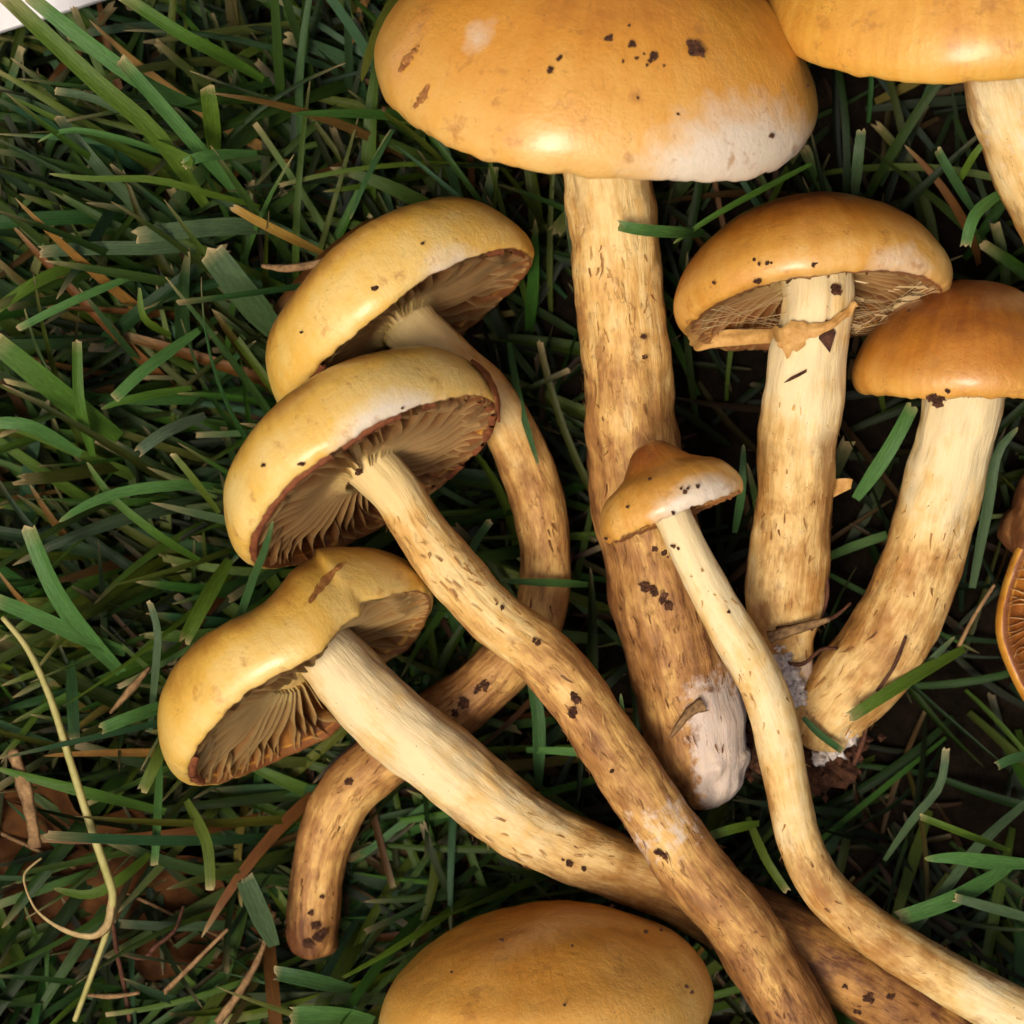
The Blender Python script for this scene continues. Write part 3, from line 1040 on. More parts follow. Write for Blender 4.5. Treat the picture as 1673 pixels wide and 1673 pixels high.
# ------------------------------------------------------------------ things that lie about
def ribbon(name, pts, mat, widths, thick, parent=None, twist=0.0, rough=0.0, seed=0):
    """closed strip along points (u): lens-shaped section"""
    arr = [np.array(p, dtype=float) for p in pts]
    n = (len(arr) - 1) * 7
    S = np.array([cr(arr, t) for t in np.linspace(0, len(arr) - 1, n + 1)])
    T, N, B = frames(S)
    vs, fs = [], []
    rnd = random.Random(seed)
    for i in range(n + 1):
        f = i / n
        w = np.interp(f, np.linspace(0, 1, len(widths)), widths) * (1 + rough * rnd.uniform(-1, 1))
        a = twist * f
        u = B[i] * math.cos(a) + N[i] * math.sin(a)
        v = -B[i] * math.sin(a) + N[i] * math.cos(a)
        t = min(thick, w * .8)
        jig = rough * rnd.uniform(-2, 2)
        for cu, cv in ((-1, 0), (-.45, .7), (.35, 1), (1, 0), (.4, -.8), (-.5, -.7)):
            vs.append(S[i] + u * w * .5 * cu + v * t * .5 * cv + v * jig)
    for i in range(n):
        for j in range(6):
            a = i * 6 + j; b = i * 6 + (j + 1) % 6
            fs.append((a, b, b + 6, a + 6))
    fs.append(tuple(range(6))[::-1]); fs.append(tuple(n * 6 + j for j in range(6)))
    return mesh_obj(name, vs, fs, mat, parent, origin=S[0])


# surface lookup: topmost vertex near a pixel
ALLV = np.concatenate(SOLID)
_f = (CZ - ZREF) / (CZ - ALLV[:, 2])
ALLPX = np.stack([ALLV[:, 0] * _f + 836.5, 836.5 - ALLV[:, 1] * _f], 1)


def top_z(px, py, rad=9):
    d = np.abs(ALLPX - np.array([px, py])).max(1)
    k = d < rad
    return float(ALLV[k, 2].max()) if k.any() else None


def crumb(px, py, size_, seed, label, group=None, name='soil_crumb', mat=None, flat=.55, elong=1.0, ang=0.0):
    size = size_ * .66
    z = top_z(px, py)
    if z is None: return
    p = P(px, py, z + size * .02)
    rnd = random.Random(seed)
    vs, fs = [], []
    nu, nv = (16, 10) if size > 11 else (10, 6)
    one = name != 'soil_crumb' or size < 7
    for g in range(1 if one else rnd.randint(3, 6)):
        gs = size if one else size * rnd.uniform(.35, .8)
        off = Vector((0, 0, 0)) if one else Vector((rnd.gauss(0, .30) * size * elong, rnd.gauss(0, .24) * size, rnd.uniform(-.02, .12) * size))
        b0 = len(vs)
        for i in range(nv + 1):
            ph = math.pi * i / nv
            for j in range(nu):
                th = 2 * math.pi * j / nu
                d = Vector((math.cos(th) * math.sin(ph), math.sin(th) * math.sin(ph), math.cos(ph)))
                k = gs * .5 * (1 + .8 * nz(d, 1.7, seed * 3.3 + g) + .9 * nz(d, 3.4, seed * 1.7 + g) + .4 * nz(d, 8.0, seed + g))
                q = off + Vector((d.x * k * (elong if one else 1.1), d.y * k, d.z * k * flat))
                vs.append(p + Vector((q.x * math.cos(ang) - q.y * math.sin(ang), q.x * math.sin(ang) + q.y * math.cos(ang), q.z)))
        for i in range(nv):
            for j in range(nu):
                a = b0 + i * nu + j; b = b0 + i * nu + (j + 1) % nu
                fs.append((a, a + nu, b + nu, b))
    o = mesh_obj(name, vs, fs, mat or MAT_CRUMB, None, smooth=False, origin=p)
    return tag(o, label, 'crumb', group)


cr_A = [(1137, 84, 34, 1.6), (1072, 92, 20, 1.2), (1035, 72, 16, 1), (996, 60, 13, 1.6), (912, 96, 12, 1), (900, 114, 11, 1), (1062, 100, 9, 1), (1028, 42, 8, 1),
        (1042, 160, 7, 1), (1108, 186, 7, 1), (1320, 140, 9, 1), (1260, 222, 10, 1.5), (626, 178, 9, 1), (1040, 95, 7, 1), (1057, 106, 7, 1), (1085, 107, 6, 1), (1052, 88, 6, 1), (1018, 100, 6, 1)]
for i, (x, y, s, el) in enumerate(cr_A):
    crumb(x, y, s, 100 + i, 'dark soil crumb on the largest orange cap' if i else 'biggest dark soil crumb on the largest orange cap', 'soil crumbs on the largest cap' if i else None, elong=el, ang=.2)
for i, (x, y, s, el) in enumerate([(1254, 430, 15, 1.2), (1240, 460, 14, 1.6), (1232, 424, 7, 1), (1166, 462, 7, 1), (1330, 432, 12, 1)]):
    crumb(x, y, s, 140 + i, 'dark soil crumb on the amber cap of the veiled mushroom', 'soil crumbs on the veiled mushroom', elong=el)
crumb(1362, 474, 24, 150, 'round brown crumb on the stem top of the veiled mushroom', None, elong=1.1)
def plate(name, pts, lift, thick, mat, label, cat):
    """thin angular flake resting on a mushroom"""
    top = [P(x_, y_, (top_z(x_, y_, 7) or top_z(x_, y_, 16) or 300) + lift) for x_, y_ in pts]
    c_ = sum(top, Vector()) / len(top)
    n_ = len(top)
    vs = [c_ + Vector((0, 0, thick * .6))] + top + [p_ - Vector((0, 0, thick)) for p_ in top] + [c_ - Vector((0, 0, thick))]
    fs = []
    for k in range(n_):
        a_, b_ = 1 + k, 1 + (k + 1) % n_
        fs += [(0, b_, a_), (a_, b_, b_ + n_, a_ + n_), (2 * n_ + 1, a_ + n_, b_ + n_)]
    o_ = mesh_obj(name, vs, fs, mat, None, smooth=False, origin=c_)
    return tag(o_, label, cat)


plate('bark_flake', [(1350, 521), (1356, 530), (1366, 543), (1362, 556), (1356, 576), (1348, 565), (1338, 553), (1339, 543), (1345, 532)], 5, 4, MAT_BARK,
      'angular dark bark flake stuck below the torn veil', 'bark flake')
plate('bark_sliver', [(1280, 626), (1292, 616), (1306, 609), (1318, 603), (1318, 608), (1306, 615), (1292, 622)], 3, 3, MAT_CRUMB,
      'thin black sliver on the stem of the veiled mushroom', 'sliver')
for i, (x, y, s, el) in enumerate([(582, 1378 + 110, 8, 1), (1055, 1522, 9, 1.3), (1081, 1520, 8, 1), (1000, 1480, 8, 1), (820, 1535, 9, 1), (935, 1545, 7, 1), (1122, 1612, 10, 1), (1131, 1621, 9, 1), (922, 1642, 7, 1), (738, 1588, 6, 1)]):
    crumb(x, y, s, 160 + i, 'tiny soil crumb on the rounded orange cap below the crossing stems', 'soil crumbs on the rounded cap', elong=el)
for i, (x, y, s, el) in enumerate([(430, 760, 8, 1.2), (492, 758, 9, 1.6), (585, 770, 13, 1), (657, 667, 6, 1), (612, 472, 10, 1.5), (690, 398, 7, 1), (492, 543, 7, 1), (562, 752, 8, 1)]):
    crumb(x, y, s, 180 + i, 'small black soil crumb on the yellow gilled caps', 'soil crumbs on the gilled mushrooms', elong=el)
for i, (x, y, s, el) in enumerate([(940, 1140, 20, .7), (938, 1165, 22, .6), (708, 795, 9, 1), (818, 992, 12, 1.5), (875, 1050, 12, 1.6), (1080, 1395, 16, 1.5), (1000, 1260, 9, 1)]):
    crumb(x, y, s, 200 + i, 'dark soil crumb on the long slim crossing stem', 'soil crumbs on the crossing stem', elong=el, ang=-.6)
for i, (x, y, s, el) in enumerate([(1070, 968, 30, 2.0), (1088, 985, 22, 1.4), (1050, 550, 14, .7), (1052, 585, 12, .7), (1085, 905, 16, 1.8), (1100, 890, 12, 1.6), (1025, 1140, 16, 1)]):
    crumb(x, y, s, 220 + i, 'dark soil crumb on the thick stem of the largest mushroom', 'soil crumbs on the thick stem', elong=el, ang=-.4, flat=.3)
for i, (x, y, s, el) in enumerate([(570, 1276, 20, .8), (760, 1145, 30, 1.5), (790, 1120, 24, 1.3), (745, 1165, 18, 1.2), (508, 1490, 12, 1), (525, 1465, 10, 1), (522, 1532, 26, 1.2), (502, 1540, 22, 1), (516, 1512, 16, 1)]):
    crumb(x, y, s, 240 + i, 'dark soil crumb on the hooked stem', 'soil crumbs on the hooked stem', elong=el, ang=.6, flat=.35)
for i, (x, y, s, el) in enumerate([(1118, 800, 16, 1.4), (1140, 795, 9, 1), (1062, 782, 8, 1), (1025, 828, 7, 1), (1100, 838, 9, 1), (990, 880, 8, 1), (1190, 1000, 7, 1)]):
    crumb(x, y, s, 260 + i, 'soil crumb on the small pointed mushroom', 'soil crumbs on the small mushroom', elong=el)
for i, (x, y, s, el) in enumerate([(1528, 655, 26, 1.4), (1545, 640, 14, 1), (1484, 508, 7, 1), (1425, 1140, 8, 1)]):
    crumb(x, y, s, 280 + i, 'dark soil crumb on the mushroom with bent cream stem', 'soil crumbs on the bent mushroom', elong=el, ang=.3)
for i, (x, y, s, el) in enumerate([(1420, 1634, 20, 1.2), (1455, 1628, 14, 1), (1380, 1610, 12, 1), (1405, 1655, 14, 1), (930, 1410, 16, 1.5), (955, 1420, 12, 1)]):
    crumb(x, y, s, 300 + i, 'dark soil crumb on the thick stem that turns dark brown', 'soil crumbs on the browned stem', elong=el, ang=-.5, flat=.4)

def surf_patch(parent, pts, widths, mat, name='skin_scar'):
    vs, fs = [], []
    arr = [np.array([x_, y_, 0.0]) for x_, y_ in pts]
    n = (len(arr) - 1) * 8
    c = [cr(arr, t) for t in np.linspace(0, len(arr) - 1, n + 1)]
    for i in range(n + 1):
        d = c[min(i + 1, n)] - c[max(i - 1, 0)]
        d /= np.linalg.norm(d)
        w_ = np.interp(i / n, np.linspace(0, 1, len(widths)), widths) * (1 + .5 * nz((i * .6, widths[1], 0), 1.0, 3))
        for k in (-1, -.4, .4, 1):
            px, py = c[i][0] - d[1] * w_ * k * .5, c[i][1] + d[0] * w_ * k * .5
            z = top_z(px, py, 5) or top_z(px, py, 12) or 300
            vs.append(P(px, py, z + (2.6 if abs(k) < .5 else -.5)))
    for i in range(n):
        for k in range(3):
            b = i * 4 + k
            fs.append((b, b + 1, b + 5, b + 4))
    return mesh_obj(name, vs, fs, mat, parent, origin=vs[0])


MAT_SCAR = rough_material('skin_scar', (0.20, 0.07, 0.018), (0.46, 0.20, 0.05), 260, .6, .5, .0006)
surf_patch(capA.obj, [(652, 118), (665, 98), (684, 74)], [5, 16, 4], MAT_SCAR)
surf_patch(capA.obj, [(676, 176), (690, 158), (700, 138)], [4, 15, 5], MAT_SCAR)
surf_patch(capG.obj, [(770, 588), (795, 612), (812, 650), (815, 690)], [5, 10, 9, 4], MAT_FRINGE)
surf_patch(capH.obj, [(505, 985), (530, 950), (560, 920)], [6, 16, 5], MAT_SCAR)

# dry needle on F's cap
zt = top_z(560, 425) or 400
tag(ribbon('dry_stalk', [P(428, 434, 330), P(470, 438, 350), P(530, 428, 372), P(590, 410, 400), P(648, 392, 418)], MAT_TWIG, [7, 13, 14, 12, 9], 7, rough=.12, seed=3),
    'dry brown grass stalk lying on the edge of a yellow cap', 'stalk')

# seed culm and its curled sheath
tag(ribbon('grass_culm', [P(4, 1008, 290), P(45, 1060, 300), P(82, 1140, 305), P(112, 1235, 305), P(145, 1340, 300), P(172, 1420, 290), P(184, 1462, 285), P(178, 1510, 275), P(158, 1570, 260), P(122, 1668, 240)],
           MAT_CULM, [9, 11, 12, 13, 14, 15, 14, 11, 10, 9], 9, rough=.03, seed=6),
    'long pale yellow-green grass culm bending at a node', 'grass stalk')
tag(ribbon('curled_sheath', [P(182, 1466, 283), P(176, 1510, 285), P(150, 1530, 280), P(105, 1520, 270), P(62, 1490, 258), P(42, 1450, 250), P(42, 1425, 245), P(68, 1402, 235)],
           MAT_STRAW, [10, 16, 13, 14, 10, 8, 7, 4], 4, twist=1.2, rough=.08, seed=8),
    'curled papery sheath peeling off the pale grass culm', 'sheath')
# brown stalks by the bare hole
for i, (pts, w, lab) in enumerate([
        ([P(268, 1622, 150), P(300, 1590, 165), P(340, 1550, 175), P(372, 1518, 180)], [10, 9, 8, 6], 'straight brown dead stalk beside the bare soil hollow'),
        ([P(355, 1672, 160), P(392, 1620, 170), P(425, 1560, 180), P(448, 1490, 175)], [16, 14, 10, 8], 'pale brown split stalk leaning by the hooked stem root'),
        ([P(183, 1500, 125), P(192, 1560, 130), P(203, 1612, 125), P(212, 1668, 110)], [7, 8, 8, 9], 'thin reddish dead stalk in the bare soil hollow'),
        ([P(205, 1560, 140), P(235, 1565, 150), P(255, 1545, 155), P(285, 1520, 150), P(300, 1480, 130)], [6, 8, 8, 7, 5], 'curved reddish root fibre over the bare soil hollow'),
        ([P(140, 1625, 130), P(180, 1628, 140), P(228, 1622, 140)], [6, 9, 6], 'short orange dead stalk at the edge of the bare soil hollow'),
        ([P(20, 1225, 230), P(38, 1280, 235), P(52, 1340, 225), P(58, 1385, 215)], [18, 26, 20, 24], 'broad dead brown grass leaf with a papery white end'),
        ([P(180, 1165, 200), P(215, 1125, 210), P(245, 1090, 205)], [5, 14, 6], 'small rust-brown dead blade beside the wavy notched cap'),
        ([P(1255, 1042, 260), P(1300, 1028, 262), P(1355, 1012, 255)], [20, 17, 8], 'grey-brown splintered twig lying on the root of the veiled mushroom'),
        ([P(1268, 1028, 240), P(1320, 1020, 250), P(1362, 1008, 235), P(1390, 985, 225)], [9, 8, 7, 4], 'thin dark root fibre beside the splintered twig'),
        ([P(1275, 1080, 200), P(1310, 1085, 225), P(1345, 1060, 225), P(1380, 1062, 205)], [7, 7, 6, 4], 'dark wiry rootlet between the two clumped stems'),
        ([P(1345, 905, 215), P(1352, 960, 222), P(1345, 1000, 215), P(1325, 1030, 225)], [5, 7, 6, 5], 'dark rootlet running down the side of the veiled mushroom stem'),
        ([P(1395, 1250, 170), P(1412, 1205, 185), P(1418, 1160, 180)], [9, 8, 5], 'reddish rootlet curling round the soil clump'),
        ([P(1480, 1040, 265), P(1460, 1090, 262), P(1432, 1130, 248)], [6, 6, 5], 'thin brown tendril lying along the bent cream stem'),
        ([P(1560, 1070, 150), P(1590, 1010, 160), P(1625, 955, 170)], [8, 7, 6], 'dry brown stalk standing behind the overturned mushroom'),
        ([P(1150, 1150, 270), P(1125, 1165, 268), P(1095, 1205, 262)], [24, 16, 5], 'olive dead blade stuck on the torn white base')]):
    tag(ribbon('dead_stalk', pts, MAT_BARK if i in (2, 3, 8, 9, 10, 11, 12) else MAT_TWIG, w, 6, rough=.12, seed=20 + i), lab, 'stalk')


# soil clump at the root of D and C
def soil_clump():
    p = P(1318, 1225, 95)
    vs, fs = [], []
    nu, nv = 60, 34
    for i in range(nv + 1):
        ph = math.pi * i / nv
        for j in range(nu):
            th = 2 * math.pi * j / nu
            d = Vector((math.cos(th) * math.sin(ph), math.sin(th) * math.sin(ph), math.cos(ph)))
            k = 1 + .30 * nz(d, 1.8, 4) + .25 * nz(d, 5.0, 8) + .14 * nz(d, 12, 3)
            vs.append(p + Vector((d.x * 92 * k, d.y * 66 * k, d.z * 62 * k)))
    for i in range(nv):
        for j in range(nu):
            a = i * nu + j; b = i * nu + (j + 1) % nu
            fs.append((a, a + nu, b + nu, b))
    o = mesh_obj('soil_clump', vs, fs, MAT_CRUMB, None, smooth=False, origin=p)
    tag(o, 'crumbly dark soil clump clinging to the root of the bent mushroom', 'soil clump')
    SOLID.append(np.array([tuple(v) for v in vs]))
    rnd = random.Random(5)
    # tufts of white mycelium
    for k, (x, y, z, s) in enumerate([(1280, 1078, 205, 13), (1290, 1100, 205, 15), (1300, 1122, 200, 16), (1275, 1055, 205, 10), (1306, 1140, 200, 13), (1385, 1195, 172, 20), (1362, 1222, 165, 17), (1398, 1180, 168, 13), (1340, 1238, 160, 12)]):
        c = P(x, y, z)
        vs, fs = [], []
        for i in range(13):
            ph = math.pi * i / 12
            for j in range(18):
                th = 2 * math.pi * j / 18
                d = Vector((math.cos(th) * math.sin(ph), math.sin(th) * math.sin(ph), math.cos(ph)))
                kk = s * (1 + .7 * nz(d, 2.4, k) + .7 * nz(d, 6, k + 3))
                vs.append(c + d * kk)
        for i in range(12):
            for j in range(18):
                a = i * 18 + j; b = i * 18 + (j + 1) % 18
                fs.append((a, a + 18, b + 18, b))
        mesh_obj('mycelium_tuft', vs, fs, MAT_MYC, o, origin=c)
    # crumbs in the clump
    vs, fs = [], []
    for _ in range(90):
        x, y = rnd.gauss(1325, 45), rnd.gauss(1225, 30)
        s = rnd.uniform(4, 12)
        c = P(x, y, rnd.uniform(95, 165))
        b = len(vs)
        for d in ((1, 0, 0), (-1, 0, 0), (0, 1, 0), (0, -1, 0), (0, 0, 1), (0, 0, -1)):
            vs.append(c + Vector(d) * s * rnd.uniform(.6, 1.3))
        for t in ((0, 2, 4), (2, 1, 4), (1, 3, 4), (3, 0, 4), (2, 0, 5), (1, 2, 5), (3, 1, 5), (0, 3, 5)):
            fs.append(tuple(b + q for q in t))
    c = mesh_obj('crumbs', vs, fs, MAT_CRUMB, o, smooth=False, origin=p)
    c['kind'] = 'stuff'


soil_clump()


# fallen brown leaf under the grass
def leaf():
    c = P(140, 1425, 75)
    vs, fs = [], []
    nu, nv = 46, 22
    ax = Vector((.90, -.44, -.05)).normalized()
    ay = Vector((.44, .90, .12)).normalized()
    up = ax.cross(ay)
    for i in range(nu + 1):
        f = i / nu * 2 - 1
        hw = 120 * (1 - abs(f) ** 2.2) ** .7 * (1 + .18 * math.sin(f * 14)) + 3
        for j in range(nv + 1):
            g = j / nv * 2 - 1
            q = c + ax * f * 330 + ay * g * hw + up * (30 * nz((f * 2, g * 1.4, 0), 1.3, 4) + 14 * nz((f * 6, g * 4, 0), 1.3, 8) + 34 * g * g - 40 * max(0, f) + 5 * abs(math.sin((f * 9 + abs(g) * 3))))
            vs.append(q)
    for i in range(nu):
        for j in range(nv):
            b = i * (nv + 1) + j
            fs.append((b, b + nv + 1, b + nv + 2, b + 1))
    o = mesh_obj('fallen_leaf', vs, fs, MAT_LEAF, None, origin=c)
    tag(o, 'wrinkled brown fallen leaf half buried in the grass', 'leaf')
    ribbon('midrib', [c + ax * -330 + up * 6, c + ax * -100 + up * 5, c + ax * 120 + up * 5, c + ax * 330 + up * 4], MAT_TWIG, [8, 7, 6, 3], 6, parent=o, rough=.05)
    return o


leaf()


# white card in the corner
def card():
    vs, fs = [], []
    p0 = P(-420, 188, 130); p1 = P(300, -38, 130)
    d = (p1 - p0).normalized(); nrm = Vector((-d.y, d.x, 0))
    a, b = p0, p1
    pts = [a, b, b + nrm * 700, a + nrm * 700]
    for z in (0, 18):
        for q in pts:
            vs.append(q + Vector((0, 0, z)))
    fs = [(3, 2, 1, 0), (4, 5, 6, 7), (0, 1, 5, 4), (1, 2, 6, 5), (2, 3, 7, 6), (3, 0, 4, 7)]
    o = mesh_obj('white_card', vs, fs, MAT_CARD, None, smooth=False, origin=p0)
    md = o.modifiers.new('edge', 'BEVEL'); md.width = 4 * K; md.segments = 2
    tag(o, 'flat white card lying on the grass behind long blades', 'card')
    SOLID.append(np.array([(x, y, 118.0) for x in np.arange(-1500, -560, 10) for y in np.arange(720, 1500, 10)
                           if (Vector((x, y, 0)) - p0).dot(nrm) > 0 and (Vector((x, y, 0)) - p0).dot(d) < (p1 - p0).length]))


card()

# ------------------------------------------------------------------ grass
GRID, GN = 10.0, 400
floor_z = np.full((GN, GN), 1e6)


def rasterise():
    v = np.concatenate(SOLID)
    ix = ((v[:, 0] / GRID) + GN / 2).astype(int); iy = ((v[:, 1] / GRID) + GN / 2).astype(int)
    ok = (ix > 1) & (ix < GN - 2) & (iy > 1) & (iy < GN - 2)
    np.minimum.at(floor_z, (iy[ok], ix[ok]), v[ok, 2])
    for _ in range(1):
        f = floor_z.copy()
        for dy in (-1, 0, 1):
            for dx in (-1, 0, 1):
                f = np.minimum(f, np.roll(np.roll(floor_z, dy, 0), dx, 1))
        floor_z[:] = f


rasterise()


def floor_at(x, y):
    ix = np.clip(((x / GRID) + GN / 2).astype(int), 0, GN - 1); iy = np.clip(((y / GRID) + GN / 2).astype(int), 0, GN - 1)
    return floor_z[iy, ix]


ROWS, COLS = 11, 5
SROW = np.concatenate([np.linspace(0, .955, 10), [1.0]])
ACR = np.linspace(-1, 1, COLS)


def blade_arrays(spine, width, fold, cut, ragged, twist, color, rnd, tipcol=None):
    """spine (ROWS,3) root->tip in u"""
    T = np.gradient(spine, axis=0); T /= np.linalg.norm(T, axis=1)[:, None]
    up = np.array([0, 0, 1.0])
    side = np.cross(T, up); ln = np.linalg.norm(side, axis=1)[:, None]
    side = np.where(ln > 1e-3, side / np.maximum(ln, 1e-3), np.array([1.0, 0, 0]))
    nrm = np.cross(side, T)
    s = SROW
    if cut:
        w = width * (0.55 + 0.45 * np.minimum(1, s * 3)) * (1 - .12 * s ** 3)
    else:
        w = width * (0.55 + 0.45 * np.minimum(1, s * 3)) * np.sqrt(np.maximum(1 - s ** 2.6, 0.0)) + .8
    tw = twist * s
    cs, sn = np.cos(tw)[:, None], np.sin(tw)[:, None]
    u = side * cs + nrm * sn; v = -side * sn + nrm * cs
    V = np.zeros((ROWS, COLS, 3))
    for j, a in enumerate(ACR):
        V[:, j] = spine + u * (w * .5 * a)[:, None] + v * (np.abs(a) * w * .5 * fold)[:, None]
    if cut:
        for j in range(COLS):
            V[-1, j] += T[-1] * rnd.uniform(-ragged, ragged) * width * .5
    c = np.tile(np.array(color), (ROWS, COLS, 1)).astype(float)
    if tipcol is not None:
        c[-1] = tipcol
        c[-2] = c[-2] * .7 + np.array(tipcol) * .3
    bp = np.zeros((ROWS, COLS, 3))
    L = np.linalg.norm(spine[-1] - spine[0])
    bp[:, :, 0] = ACR[None, :]
    bp[:, :, 1] = (s * L / 100)[:, None]
    bp[:, :, 2] = rnd.uniform(0, 100)
    return V.reshape(-1, 3), c.reshape(-1, 3), bp.reshape(-1, 3)


BF = []
for _i in range(ROWS - 1):
    for _j in range(COLS - 1):
        _a = _i * COLS + _j
        BF.append((_a, _a + 1, _a + COLS + 1, _a + COLS))
BF = np.array(BF)


def blade_obj(name, arrs, parent=None):
    V, c, bp = arrs
    og = V[0]
    return mesh_obj(name, V, BF.tolist(), MAT_BLADE, parent, origin=og,
                    attrs={'col': ('FLOAT_COLOR', np.concatenate([c, np.ones((len(c), 1))], 1)), 'bp': ('FLOAT_VECTOR', bp)})


GREENS = [(0.058, 0.128, 0.014), (0.044, 0.112, 0.018), (0.074, 0.130, 0.012), (0.042, 0.102, 0.030), (0.040, 0.088, 0.011), (0.085, 0.122, 0.016)]
STRAWS = [(0.30, 0.15, 0.032), (0.36, 0.20, 0.05), (0.24, 0.10, 0.022), (0.19, 0.15, 0.03), (0.18, 0.07, 0.018)]
TIP = (0.45, 0.34, 0.16)

turf = bpy.data.objects.new('grass', None)
link(turf)
tag(turf, 'short mown green lawn grass with straw-tipped blades and dead thatch', 'grass', kind='stuff')


def hand_blade(pts, w, col, cut=True, tip=TIP, seed=0, fold=.25, twist=0.0, ragged=.5, parent=None, name='blade'):
    """pts from tip to root: (px,py,z)"""
    arr = [np.array(P(*p)) for p in pts][::-1]
    sp = np.array([cr(arr, t) for t in SROW * (len(arr) - 1)])
    rnd = random.Random(seed)
    f = (CZ - pts[0][2]) / (CZ - ZREF)
    return blade_obj(name, blade_arrays(sp, w * f, fold, cut, ragged, twist, col, rnd, tip), parent)


